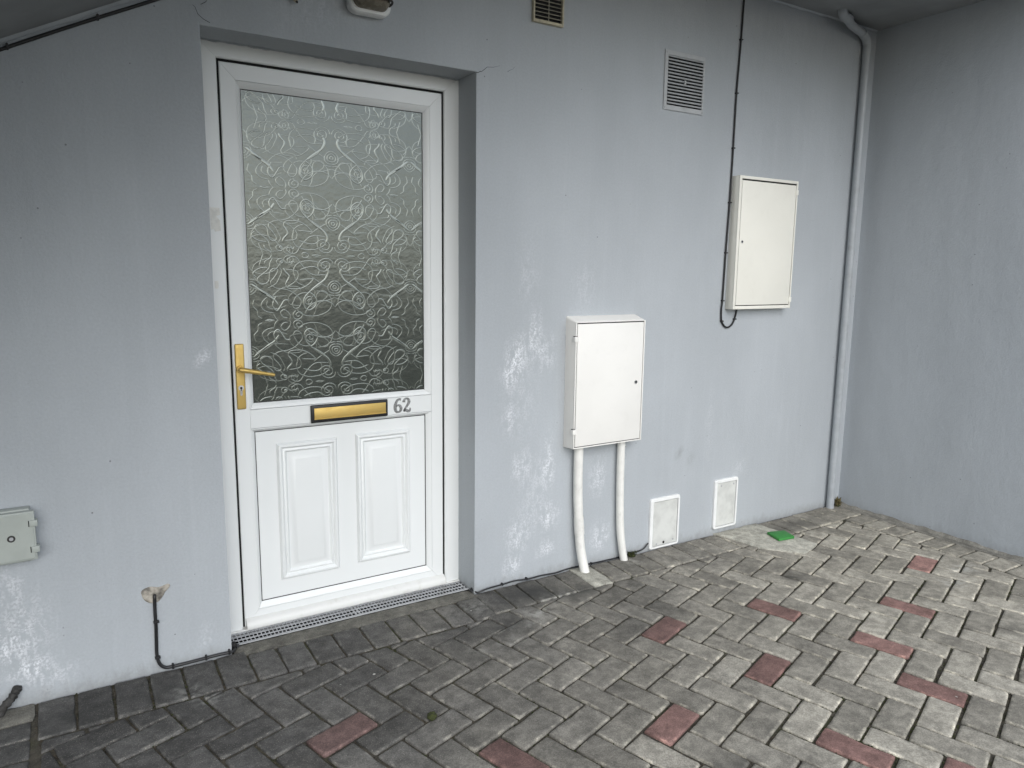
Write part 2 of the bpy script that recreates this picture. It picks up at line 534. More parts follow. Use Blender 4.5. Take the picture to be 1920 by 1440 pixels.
ribbon("crack", [(1.14, 2.163), (1.15, 2.170), (1.165, 2.177), (1.175, 2.188)], .0018, wallA, M_crack)
ribbon("crack", [(0.03, 2.155), (0.012, 2.162), (-.005, 2.175), (-.012, 2.195), (-.02, 2.20)], .0022, wallA, M_crack)
ribbon("crack", [(.005, 2.205), (.02, 2.215), (.03, 2.228), (.033, 2.25)], .0018, wallA, M_crack)

# ragged filler line along the top of the frame
m = MB()
pts = []
x = .0
while x < 1.0:
    pts.append((x, OH - .002 - abs(noise.noise((x * 23, 3.1, 0))) * .009))
    x += R.uniform(.008, .02)
m.prism([(0, OH + .004)] + pts + [(1.0, OH - .003), (1.0, OH + .004)], .140, .152)
m.build("filler_line", M_wall, wallA)

# right-hand wall, coming forward
m = MB()
m.box(XC, XC + .25, -2.3, .31, -.12, 3.6)
wallB = tag(m.build("rendered_wall", M_wall2), "blue-grey painted wall at right angles, right of the drainpipe", "wall")
# ragged base line of thick paint
m = MB()
ys = [0.0]
while ys[-1] > -2.2:
    ys.append(ys[-1] - R.uniform(.015, .05))
vs, fs = [], []
for i, y in enumerate(ys):
    h = .004 + abs(noise.noise((y * 9, 1.7, 0))) * .028
    vs += [(XC - .022 - .01 * noise.noise((y * 14, 0, 2)), y, -.012), (XC - .003, y, h), (XC + .02, y, h + .002)]
    if i:
        k = 3 * i
        fs += [(k - 3, k - 2, k + 1, k), (k - 2, k - 1, k + 2, k + 1)]
m.add(vs, fs)
m.build("mortar_fillet", M_mortar, wallB, smooth=True)

# flat soffit on the right
m = MB()
m.box(.86, XC + .25, -1.22, -.0015, HC, HC + .22)
ceil_o = tag(m.build("canopy_slab", M_ceiling), "dark grey flat ceiling slab above the drainpipe", "ceiling")
m = MB()   # rough joint where render meets slab
vs, fs = [], []
xx = .9
i = 0
while xx < XC:
    h = .006 + .008 * abs(noise.noise((xx * 12, 0, 0)))
    vs += [(xx, -.003 - .006 * abs(noise.noise((xx * 19, 5, 0))), HC - h), (xx, -.013, HC + .002)]
    if i:
        fs.append((2 * i - 2, 2 * i - 1, 2 * i + 1, 2 * i))
    i += 1
    xx += .02
m.add(vs, fs)
m.build("render_lip", M_wall, ceil_o)

# sloping underside of the stair on the left
def stz(x):
    return 2.011 + .512 * (x + .534)
m = MB()
a, b = -3.0, .855
m.prism([(a, stz(a)), (b, stz(b)), (b, stz(b) + .26), (a, stz(a) + .26)], -1.75, -.0015)
st = tag(m.build("stair_soffit", M_ceiling), "dark grey sloping underside of a stair at top left", "ceiling")
m = MB()
vs, fs = [], []
xx, i = -1.0, 0
while xx < .84:
    h = .010 + .008 * noise.noise((xx * 10, 0, 0))
    vs += [(xx, -.003 - .006 * abs(noise.noise((xx * 15, 2, 0))), stz(xx) - h), (xx, -.016, stz(xx) + .002)]
    if i:
        fs.append((2 * i - 2, 2 * i - 1, 2 * i + 1, 2 * i))
    i += 1
    xx += .02
m.add(vs, fs)
m.build("render_lip", M_wall, st)

# =================================================================== PAVING
def clip(poly, nx, ny, c):
    """keep nx*x + ny*y <= c"""
    out = []
    n = len(poly)
    for i in range(n):
        p, q_ = poly[i], poly[(i + 1) % n]
        dp, dq = nx * p[0] + ny * p[1] - c, nx * q_[0] + ny * q_[1] - c
        if dp <= 0:
            out.append(p)
        if (dp < 0 < dq) or (dq < 0 < dp):
            t = dp / (dp - dq)
            out.append((p[0] + t * (q_[0] - p[0]), p[1] + t * (q_[1] - p[1])))
    return out

def area(poly):
    n = len(poly)
    return .5 * sum(poly[i][0] * poly[(i + 1) % n][1] - poly[(i + 1) % n][0] * poly[i][1] for i in range(n))

def inset(poly, d):
    for i in range(len(poly)):
        pass
    res = list(poly)
    n = len(poly)
    out = poly
    for i in range(n):
        p, q_ = poly[i], poly[(i + 1) % n]
        ex, ey = q_[0] - p[0], q_[1] - p[1]
        L = math.hypot(ex, ey)
        if L < 1e-6:
            continue
        nx, ny = ey / L, -ex / L           # outward for ccw
        out = clip(out, nx, ny, nx * p[0] + ny * p[1] - d)
        if len(out) < 3:
            return []
    return out

def tidy(poly, eps=.004):
    out = []
    for p in poly:
        if not out or math.hypot(p[0] - out[-1][0], p[1] - out[-1][1]) > eps:
            out.append(p)
    while len(out) > 2 and math.hypot(out[0][0] - out[-1][0], out[0][1] - out[-1][1]) < eps:
        out.pop()
    return out

def offset_pts(poly, d):
    """corner points moved inward by d (parallel offset), same count"""
    n = len(poly)
    res = []
    for i in range(n):
        p0, p1, p2 = poly[i - 1], poly[i], poly[(i + 1) % n]
        e1 = Vector((p1[0] - p0[0], p1[1] - p0[1])).normalized()
        e2 = Vector((p2[0] - p1[0], p2[1] - p1[1])).normalized()
        n1, n2 = Vector((-e1.y, e1.x)), Vector((-e2.y, e2.x))
        b = (n1 + n2)
        k = d / max(.35, (1 + n1.dot(n2)))
        res.append((p1[0] + b.x * k, p1[1] + b.y * k))
    return res

def brick_verts(poly, seed, chip=1.0, low=-.024):
    """poly: convex ccw outline (already shrunk for the joint), returns verts, faces, wear"""
    rr = random.Random(seed)
    ch = .0034
    n = len(poly)
    cs = [ch * rr.uniform(.5, 1.6) * chip for _ in range(n)]
    def blunt(pg):
        pl = []
        for i in range(n):
            p0, p1, p2 = Vector(pg[i - 1]), Vector(pg[i]), Vector(pg[(i + 1) % n])
            for q_ in (p0, p2):
                d = q_ - p1
                pl.append(tuple(p1 + d.normalized() * min(cs[i], d.length * .25)))
        return pl
    w_in = min(.0105, .22 * math.sqrt(abs(area(poly))))
    rings = [blunt(offset_pts(poly, d)) for d in (0, .0004, .0034 * w_in / .0125, w_in)]
    poly = rings[0]
    zz = [low, -.0036, 0.0, 0.0]
    wear = [.5, 1.0, 1.0, 0.0]
    m = len(poly)
    V, W, cnt = [], [], []
    pars = []
    for i in range(m):
        L = math.hypot(poly[(i + 1) % m][0] - poly[i][0], poly[(i + 1) % m][1] - poly[i][1])
        k = max(1, int(L / .034))
        for s in range(k):
            j = rr.uniform(-.0006, .0006) * chip
            if rr.random() < .12:
                j += rr.uniform(.001, .0045) * chip
            pars.append((i, s / k + (rr.uniform(-.12, .12) / k if s else 0), j, rr.uniform(-.0009, .0006)))
    N = len(pars)
    cx = sum(p[0] for p in poly) / m
    cy = sum(p[1] for p in poly) / m
    for ri, rg in enumerate(rings):
        for (i, s, j, dz) in pars:
            a, b = rg[i], rg[(i + 1) % m]
            x, y = a[0] + (b[0] - a[0]) * s, a[1] + (b[1] - a[1]) * s
            dx, dy = cx - x, cy - y
            L = math.hypot(dx, dy) or 1
            jj = j if ri < 3 else j * .5
            V.append((x + dx / L * jj, y + dy / L * jj, zz[ri] + (dz if ri in (1, 2) else 0)))
            W.append(wear[ri])
    F = []
    for r_ in range(3):
        for k in range(N):
            F.append((r_ * N + k, r_ * N + (k + 1) % N, (r_ + 1) * N + (k + 1) % N, (r_ + 1) * N + k))
    V.append((cx, cy, 0.0))
    W.append(0.0)
    for k in range(N):
        F.append((3 * N + k, 3 * N + (k + 1) % N, 4 * N))
    return V, F, W

def brick_mesh(name, poly, seed, mat, at_xy=(0, 0), **k):
    V, F, W = brick_verts(poly, seed, **k)
    me = bpy.data.meshes.new(name)
    me.from_pydata(V, [], F)
    at = me.attributes.new("wear", 'FLOAT', 'POINT')
    at.data.foreach_set("value", W)
    me.materials.append(mat)
    me.polygons.foreach_set("use_smooth", [True] * len(F))
    ox, oy = at_xy
    stain(me, damp=lambda c: blob_sum(DAMP, c.x + ox, c.y + oy), chalk=lambda c: blob_sum(CHALK, c.x + ox, c.y + oy))
    return me

# herringbone lattice fitted to the photograph
GU, GV, GO = Vector((.09826, .03298)), Vector((-.02956, .10044)), Vector((1.00764, -1.20275))
def cell(i, j):
    p = GU * i + GV * j + GO
    return (p.x, p.y)
RED = {('H', 0, 0), ('H', 5, -1), ('H', -7, 7), ('H', 5, 3), ('H', 19, -3), ('H', 3, -7),
       ('V', 10, -4), ('V', 8, -6), ('V', 10, 0), ('V', 14, -4), ('V', 3, -5), ('V', -4, 2)}
FX0, FX1, FY1 = -.583, 3.283, -.232          # limits of the herringbone field
PATCHES = [[(2.458, -.002), (2.785, -.002), (2.815, -.375), (2.650, -.435), (2.505, -.275)],
           [(1.500, -.002), (1.606, -.002), (1.592, -.215), (1.492, -.215)]]
bed = MB()
nx_, ny_ = 90, 60
vs = []
for jy in range(ny_ + 1):
    for ix in range(nx_ + 1):
        x, y = -3.0 + ix * (6.55 / nx_), .044 - jy * (4.3 / ny_)
        vs.append((x, y, -.0085 + .003 * noise.noise((x * 5, y * 5, 0))))
fs = [(j * (nx_ + 1) + i, j * (nx_ + 1) + i + 1, (j + 1) * (nx_ + 1) + i + 1, (j + 1) * (nx_ + 1) + i) for j in range(ny_) for i in range(nx_)]
bed.add(vs, fs)
pavement = tag(bed.build("pavement", M_bed), kind="structure")

camM = (Matrix.Translation(cam.location) @ cam.rotation_euler.to_matrix().to_4x4()).inverted()
def view(x, y, z=0):
    d = camM @ Vector((x, y, z))
    if d.z > -.1:
        return None
    f = 1374.28
    return 960 + f * d.x / -d.z, 720 - f * d.y / -d.z
def seen(x, y):
    u = view(x, y)
    return u is not None and -110 < u[0] < 2030 and u[1] < 1560

JOINT = .0041
joint_lines = []
far_V, far_F, far_W = [], [], []
def place(name, poly, mat, parent, seed, shared=False, joint=JOINT):
    """poly world ccw; a brick object, tilted and settled a little"""
    c = (sum(p[0] for p in poly) / len(poly), sum(p[1] for p in poly) / len(poly))
    rr = random.Random(seed + 1)
    loc = tidy(inset([(p[0] - c[0], p[1] - c[1]) for p in poly], joint + (rr.uniform(-.0012, .0016) if shared else 0)))
    if len(loc) < 3 or area(loc) < .00035:
        return None
    me = brick_mesh(name, loc, seed, mat, c)
    o = link(name, me, parent)
    rr = random.Random(seed * 13 + 5)
    o.location = (c[0] + rr.uniform(-.0012, .0012), c[1] + rr.uniform(-.0012, .0012), rr.uniform(-.0026, .0010))
    o.rotation_euler = (rr.uniform(-.012, .012), rr.uniform(-.012, .012), rr.uniform(-.011, .011))
    return o

s_ = 0
for i in range(-45, 62):
    for j in range(-48, 46):
        mm = (i + j) % 4
        if mm == 0:
            kind, poly = 'H', [cell(i, j), cell(i + 2, j), cell(i + 2, j + 1), cell(i, j + 1)]
        elif mm == 2:
            kind, poly = 'V', [cell(i, j), cell(i + 1, j), cell(i + 1, j + 2), cell(i, j + 2)]
        else:
            continue
        s_ += 1
        c = (sum(p[0] for p in poly) / 4, sum(p[1] for p in poly) / 4)
        if c[0] < FX0 - .12 or c[0] > FX1 + .12 or c[1] > FY1 + .12 or c[1] < -3.3:
            continue
        p2 = clip(poly, 1, 0, FX1)
        p2 = clip(p2, 0, 1, FY1 if c[0] < .97 else -.2145) if len(p2) > 2 else p2
        p2 = clip(p2, -1, 0, -FX0) if len(p2) > 2 else p2
        p2 = tidy(p2)
        if len(p2) < 3 or area(p2) < .0012:
            continue
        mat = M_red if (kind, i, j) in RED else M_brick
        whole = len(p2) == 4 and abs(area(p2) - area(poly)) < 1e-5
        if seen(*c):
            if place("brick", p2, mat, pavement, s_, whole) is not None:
                for k in range(len(p2)):
                    joint_lines.append((p2[k], p2[(k + 1) % len(p2)]))
        else:
            loc = tidy(inset(p2, JOINT))
            if len(loc) >= 3 and area(loc) > .0004:
                V, F, W = brick_verts(loc, s_)
                k = len(far_V)
                far_V += V
                far_W += W
                far_F += [tuple(a + k for a in f) for f in F]
# the rest of the field, behind and beside the camera
me = bpy.data.meshes.new("brick_field")
me.from_pydata(far_V, [], far_F)
at = me.attributes.new("wear", 'FLOAT', 'POINT')
at.data.foreach_set("value", far_W)
me.materials.append(M_brick)
tag(link("outlying_bricks", me, pavement), kind="stuff")

# header courses along both walls and the coursed bricks at the far left
m = MB()
m.add([(-3, -.20, -.012), (3.5, -.20, -.012), (3.5, 0.044, -.012), (-3, 0.044, -.012)], [(0, 1, 2, 3)])
edging = tag(m.build("edging_course", M_bed), kind="structure")
seams = [-.594, -.487, -.382, -.276, -.172, -.063, .044, .146, .25, .355, .463, .57, .674, .785, .886]
x = .886
while x < 3.2:
    x += .1045
    seams.append(x)
def qd(x0, x1, y0, y1, sk=0.0):
    return [(x0 - sk, y0), (x1 - sk, y0), (x1, y1), (x0, y1)]
for k in range(len(seams) - 1):
    x0, x1 = seams[k], seams[k + 1]
    xm = (x0 + x1) / 2
    y1, y0 = (-.004, -.226) if xm < .0 else ((-.036, -.226) if xm < 1.0 else (-.006, -.212))
    poly = qd(x0, x1, y0, y1, 0.008 if xm > 1.0 else 0.0)
    if place("brick", poly, M_brick, edging, 3000 + k, False, .0036) is not None:
        for q_ in range(4):
            joint_lines.append((poly[q_], poly[(q_ + 1) % 4]))
y = -.205
k = 0
while y > -2.2:
    dy = .1045 + R.uniform(-.002, .002)
    poly = qd(3.292, 3.462, y - dy, y, 0.0)
    if seen(3.36, y):
        if place("brick", poly, M_brick, edging, 4000 + k, False, .0036) is not None:
            for q_ in range(4):
                joint_lines.append((poly[q_], poly[(q_ + 1) % 4]))
    y -= dy
    k += 1
# corner pieces of the header courses
for k, poly in enumerate([qd(3.262, 3.365, -.20, -.006), qd(3.369, 3.470, -.20, -.006)]):
    place("brick", poly, M_brick, edging, 4300 + k, False, .0036)
# left block, bricks laid square to the wall
for k in range(7):
    y1 = -.108 - k * .1035
    for q_, (xa, xb) in enumerate([(-.812, -.606), (-1.02, -.816)]):
        poly = qd(xa, xb, y1 - .1, y1)
        if seen(xb, y1 - .05):
            place("brick", poly, M_brick, edging, 4500 + k * 2 + q_, False, .0036)

# concrete and mortar patches
def slab(name, poly, z, mat, parent, seed):
    rr = random.Random(seed)
    pts = []
    n = len(poly)
    for i in range(n):
        a, b = poly[i], poly[(i + 1) % n]
        L = math.hypot(b[0] - a[0], b[1] - a[1])
        kk = max(1, int(L / .03))
        for s in range(kk):
            t = s / kk
            pts.append((a[0] + (b[0] - a[0]) * t + rr.uniform(-.004, .004), a[1] + (b[1] - a[1]) * t + rr.uniform(-.004, .004)))
    N = len(pts)
    cx, cy = sum(p[0] for p in pts) / N, sum(p[1] for p in pts) / N
    V, F = [], []
    for sc, zz in ((1.0, -.012), (1.0, z - .003), (.95, z), (.6, z + .0015), (.25, z)):
        for p in pts:
            V.append((cx + (p[0] - cx) * sc, cy + (p[1] - cy) * sc, zz + rr.uniform(-.0006, .0006)))
    for r_ in range(4):
        for k in range(N):
            F.append((r_ * N + k, r_ * N + (k + 1) % N, (r_ + 1) * N + (k + 1) % N, (r_ + 1) * N + k))
    F.append(tuple(range(4 * N, 5 * N)))
    b = MB()
    b.add(V, F)
    return b.build(name, mat, parent, smooth=True)
slab("concrete_patch", PATCHES[0], .0050, M_conc, pavement, 1)
slab("concrete_patch", PATCHES[1], .0040, M_conc, pavement, 2)
slab("concrete_patch", [(-.60, -.002), (-.60, -.103), (-.95, -.103), (-.95, -.002)], -.001, M_mortar, pavement, 3)
slab("mortar_strip", [(.004, .046), (.996, .046), (.996, -.034), (.004, -.034)], -.0015, M_mortar, edging, 4)
slab("mortar_strip", [(3.466, -.004), (3.512, -.004), (3.512, -2.2), (3.466, -2.2)], -.004, M_mortar, edging, 5)

# crumbs of soil and moss that have collected in the joints
cV, cF = [], []
mV, mF = [], []
def crumb(V, F, x, y, z, r, flat=.7):
    k = len(V)
    a = R.uniform(0, 6.28)
    for q_ in range(4):
        rr = r * R.uniform(.6, 1.3)
        V.append((x + rr * math.cos(a + q_ * 1.57), y + rr * math.sin(a + q_ * 1.57), z + r * R.uniform(-.3, .3)))
    V.append((x, y, z + r * flat))
    V.append((x, y, z - r))
    for q_ in range(4):
        F.append((k + q_, k + (q_ + 1) % 4, k + 4))
        F.append((k + (q_ + 1) % 4, k + q_, k + 5))
foot = [((1.0, -.006), (1.98, -.006)), ((1.0, -.003), (1.9, -.008)), ((2.2, -.004), (2.44, -.004)), ((2.8, -.004), (3.40, -.005)), ((-.75, -.004), (0.0, -.005)), ((3.50, -.03), (3.505, -1.2)), ((3.49, -.03), (3.47, -.6)),
        ((.0, .045), (1.0, .045)), ((.01, -.034), (.99, -.034)), ((3.44, -.02), (3.50, -.06))]
joint_lines += foot * 2
for (a, b) in joint_lines:
    L = math.hypot(b[0] - a[0], b[1] - a[1])
    dens = noise.noise((a[0] * 3, a[1] * 3, 4.0))
    n = int(L / .0075 * max(0.12, .45 + dens))
    moss = noise.noise((a[0] * 2.2, a[1] * 2.2, 9.0)) > (.18 if a[1] > -.8 else -.05)
    if a[1] < -.9:
        n = int(n * 1.5)
    for _ in range(n):
        t = R.random()
        x, y = a[0] + (b[0] - a[0]) * t + R.gauss(0, .0018), a[1] + (b[1] - a[1]) * t + R.gauss(0, .0018)
        if moss and R.random() < .45:
            crumb(mV, mF, x, y, -.0065, R.uniform(.0016, .0042))
        else:
            crumb(cV, cF, x, y, -.0075, R.uniform(.0012, .0036))
for nm, V, F, mt in (("joint_soil", cV, cF, M_crumb), ("joint_moss", mV, mF, M_moss)):
    b = MB()
    b.add(V, F)
    me = bpy.data.meshes.new(nm)
    me.from_pydata(V, [], F)
    me.materials.append(mt)
    tag(link(nm, me, pavement), kind="stuff")

# =================================================================== FRONT DOOR
YF = .15          # face of the frame
door = empty("front_door", (.5, YF, 0), "white half-glazed front door with gold handle and number 62", "door")

def mitre(names, x0, x1, z0, z1, wl, wr, wb, wt, prof, mat, parent, gap=.0005, sides="LRBT"):
    """four mitred lengths round a rectangle. prof: list of (t, y), t 0 outer edge .. 1 inner edge"""
    out = []
    X0, X1, Z0, Z1 = x0 + wl, x1 - wr, z0 + wb, z1 - wt
    for s in sides:
        m = MB()
        V = []
        n = len(prof)
        for t, y in prof:
            L, Rr, B, T = x0 + wl * t, x1 - wr * t, z0 + wb * t, z1 - wt * t
            if s == "L": V += [(L, y, B + gap), (L, y, T - gap)]
            if s == "R": V += [(Rr, y, B + gap), (Rr, y, T - gap)]
            if s == "B": V += [(L + gap, y, B), (Rr - gap, y, B)]
            if s == "T": V += [(L + gap, y, T), (Rr - gap, y, T)]
        F = [(2 * i, 2 * i + 1, 2 * ((i + 1) % n) + 1, 2 * ((i + 1) % n)) for i in range(n)]
        F += [tuple(2 * i for i in range(n)), tuple(2 * i + 1 for i in reversed(range(n)))]
        m.add(V, F)
        out.append(m.build(names[s], mat, parent, smooth=True, angle=25))
    return out

frame = MB()
frame.box(.0, 1.003, YF + .045, YF + .09, -.01, 2.157)      # dark rebate behind the gap
fr = frame.build("frame_rebate", M_dark, door)
frame_prof = [(0, YF + .06), (0, YF + .001), (.04, YF), (.93, YF), (1.0, YF + .004), (1.0, YF + .06)]
fo = MB()
fo.box(.072, .933, YF + .012, YF + .05, -.004, .0085, .001)
frm = fo.build("door_frame", M_upvc_low, door)
mitre(dict(L="jamb", R="jamb", T="head"), -.002, 1.004, -.008, 2.160, .073, .070, 0.001, .069, frame_prof, M_upvc, frm, sides="LRT")
YS = YF + .004
SX0, SX1, SZ0, SZ1 = .0790, .9255, .012, 2.0815
leaf_back = MB()
leaf_back.box(SX0 + .02, SX1 - .02, YS + .030, YS + .040, SZ0 + .02, SZ1 - .02)
leaf = leaf_back.build("door_leaf", M_upvc, door)
leaf_prof = [(0, YS + .040), (0, YS + .0025), (.045, YS), (1.0, YS), (1.0, YS + .028)]
WS = .0525
gs = MB()      # black weather seal filling the gap round the leaf
for (a, b, c, d) in ((.0710, SX0, SZ0, SZ1), (SX1, .9340, SZ0, SZ1), (.0710, .9340, SZ1, 2.0910)):
    gs.box(a, b, YS + .006, YS + .044, c, d)
gs.build("weather_seal", M_dark, door)
mitre(dict(L="stile", R="stile", B="bottom_rail", T="top_rail"), SX0, SX1, SZ0, SZ1, WS, WS, .060, .055, leaf_prof, M_upvc, leaf)
IX0, IX1 = SX0 + WS, SX1 - WS
m = MB()
m.box(IX0 + .0006, IX1 - .0006, YS + .0005, YS + .028, .788, .859, .0008, 1)
m.build("middle_rail", M_upvc, leaf)
bead_prof = [(0, YS + .028), (0, YS + .0015), (.10, YS + .001), (.35, YS + .003), (1.0, YS + .016), (1.0, YS + .029)]
BW = .017
GZ0, GZ1 = .8605, SZ1 - .0558
mitre(dict(L="glazing_bead", R="glazing_bead", B="glazing_bead", T="glazing_bead"), IX0 + .0005, IX1 - .0005, GZ0, GZ1, BW, BW + .008, .021, .023, bead_prof, M_upvc, leaf)
PZ0, PZ1 = SZ0 + .0605, .7865
mitre(dict(L="panel_bead", R="panel_bead", B="panel_bead", T="panel_bead"), IX0 + .0005, IX1 - .0005, PZ0, PZ1, .016, .022, .024, .014, bead_prof, M_upvc, leaf)
# black glazing seal: a thin strip just inside each set of beads
def seal(x0, x1, z0, z1, w, y):
    m = MB()
    for (a, b, c, d) in ((x0, x0 + w, z0, z1), (x1 - w, x1, z0, z1), (x0 + w, x1 - w, z0, z0 + w), (x0 + w, x1 - w, z1 - w, z1)):
        m.box(a, b, y, y + .008, c, d)
    return m.build("rubber_seal", M_black, leaf)
gx0, gx1, gz0, gz1 = IX0 + BW - .0015, IX1 - BW - .0065, GZ0 + .0195, GZ1 - .0215
seal(gx0, gx1, gz0, gz1, .0042, YS + .0162)
px0, px1, pz0, pz1 = IX0 + .015, IX1 - .021, PZ0 + .0225, PZ1 - .0125
seal(px0, px1, pz0, pz1, .0040, YS + .0155)

# glass with raised scroll pattern
YG = YS + .0185
m = MB()
m.add([(gx0, YG, gz0), (gx1, YG, gz0), (gx1, YG, gz1), (gx0, YG, gz1)], [(0, 1, 2, 3)])
m.add([(gx0, YG + .008, gz0), (gx1, YG + .008, gz0), (gx1, YG + .008, gz1), (gx0, YG + .008, gz1)], [(3, 2, 1, 0)])
pane = m.build("glass_pane", M_glass, door)

def ring(cx, cy, rx, ry, n=14):
    return [(cx + rx * math.cos(2 * math.pi * k / n), cy + ry * math.sin(2 * math.pi * k / n)) for k in range(n)] + [(cx + rx, cy)]
def spiral(cx, cy, r0, r1, turns, ph=0.0, n=14):
    N = int(n * turns)
    return [(cx + (r0 + (r1 - r0) * k / N) * math.cos(ph + 2 * math.pi * turns * k / N), cy + (r0 + (r1 - r0) * k / N) * .88 * math.sin(ph + 2 * math.pi * turns * k / N)) for k in range(N + 1)]
SCROLL = [
    (1.0, [(140, 180), (200, 170), (290, 220), (370, 300), (410, 380), (440, 440), (520, 465), (580, 420), (570, 360), (520, 340), (480, 370), (510, 410)]),
    (.9, [(140, 180), (170, 240), (260, 275), (350, 260)]),
    (.9, [(180, 340), (260, 370), (390, 375), (480, 320), (515, 250), (490, 190), (450, 210), (470, 250)]),
    (2.2, [(540, 220), (610, 230), (630, 290), (600, 330), (540, 310)]),
    (1.0, [(700, 215), (660, 280), (690, 350)]),
    (1.6, [(820, 220), (800, 300), (750, 345), (715, 300), (740, 240)]),
    (.9, ring(660, 410, 62, 56)), (1.3, ring(657, 408, 18, 18, 8)),
    (1.1, [(810, 410), (820, 340), (880, 290), (970, 260), (1010, 310), (980, 355), (930, 360)]),
    (1.0, [(860, 400), (870, 430), (830, 460), (790, 510), (810, 550), (860, 550), (900, 500), (930, 430), (1000, 380), (1080, 350), (1160, 380), (1200, 440), (1180, 500), (1100, 530), (1020, 500), (970, 420)]),
    (1.7, [(1090, 270), (1120, 300), (1110, 370), (1050, 430)]), (.9, [(1050, 430), (960, 460), (900, 450)]),
    (1.0, spiral(1090, 440, 15, 85, 1.4, .6)),
    (1.1, [(230, 580), (260, 500), (290, 430), (340, 410), (390, 450), (370, 500), (310, 530), (300, 570)]),
    (1.1, [(400, 510), (370, 560), (350, 630), (270, 690), (210, 730), (200, 780), (250, 820), (320, 810), (350, 770), (360, 690), (400, 640), (450, 650), (460, 690), (410, 760), (370, 800), (370, 850)]),
    (1.2, [(330, 615), (240, 610), (170, 640), (150, 680), (190, 720)]),
    (.8, [(490, 640), (515, 690), (480, 770), (430, 840), (330, 880)]),
    (.9, ring(495, 560, 42, 36)), (1.5, ring(515, 570, 14, 14, 8)),
    (1.0, [(690, 610), (670, 575), (640, 590), (600, 580), (600, 540), (660, 515), (720, 540), (770, 620), (830, 700), (900, 770), (980, 800), (1110, 810)]),
    (1.2, [(1000, 800), (1015, 740), (960, 690), (860, 680), (760, 700)]),
    (1.0, [(690, 800), (670, 740), (680, 670), (730, 615), (850, 595), (1000, 630), (1080, 680), (1120, 720)]),
    (2.6, [(1120, 730), (1140, 790), (1100, 870), (1000, 930), (900, 990)]), (1.4, [(1130, 800), (1060, 910), (960, 970), (880, 1000)]),
    (1.6, [(900, 990), (820, 1060), (790, 1140), (810, 1210), (870, 1250), (950, 1210), (970, 1140), (930, 1060), (870, 1010)]),
    (2.0, [(540, 650), (560, 700), (610, 770), (560, 860)]), (1.1, [(560, 860), (580, 910), (640, 935), (760, 945), (860, 910), (930, 850), (900, 840), (750, 830)]),
    (.9, [(680, 740), (690, 820), (740, 880), (820, 920)]),
    (.9, [(580, 900), (680, 850), (730, 790), (720, 720), (660, 690), (570, 670)]),
    (1.0, spiral(1095, 690, 25, 118, 2.0)),
    (1.1, spiral(1225, 1000, 10, 125, 3.2, 1.0)),
    (.9, [(370, 850), (450, 900), (560, 930), (650, 980), (720, 1050), (760, 1110), (740, 1180), (680, 1200), (640, 1150), (660, 1100), (700, 1040), (780, 1010), (870, 1020)]),
    (2.8, [(120, 800), (200, 870), (300, 960), (400, 1040), (450, 1120)]), (1.5, [(150, 850), (260, 930), (360, 1000)]), (1.4, [(180, 850), (290, 930), (410, 1030)]),
    (1.0, [(320, 990), (250, 1050), (240, 1120), (300, 1180), (390, 1210)]),
    (1.6, [(430, 1000), (390, 1080), (390, 1140), (440, 1190), (500, 1120), (540, 1070), (600, 1080)]),
    (1.0, [(390, 1220), (420, 1290), (500, 1350), (580, 1350), (610, 1290), (570, 1220), (520, 1190), (480, 1230), (520, 1290), (570, 1300)]),
    (.9, [(970, 1010), (1080, 1040), (1160, 1120), (1180, 1220), (1130, 1300), (1000, 1340), (870, 1330), (770, 1290), (700, 1220)]),
    (.9, [(970, 1160), (1100, 1160), (1250, 1130), (1350, 1080), (1370, 1000), (1340, 920)]),
    (1.1, [(810, 1280), (850, 1220), (920, 1170), (1050, 1150), (1170, 1200), (1240, 1290)]),
    (1.0, spiral(870, 1130, 10, 70, 1.5, 2.0)), (1.0, spiral(720, 1290, 14, 80, 1.6, .5)),
    (1.0, [(150, 1000), (130, 1080), (180, 1150), (190, 1220), (240, 1260)]), (1.2, [(250, 1300), (330, 1290), (400, 1310)]),
]
m = MB()
SU = .000282
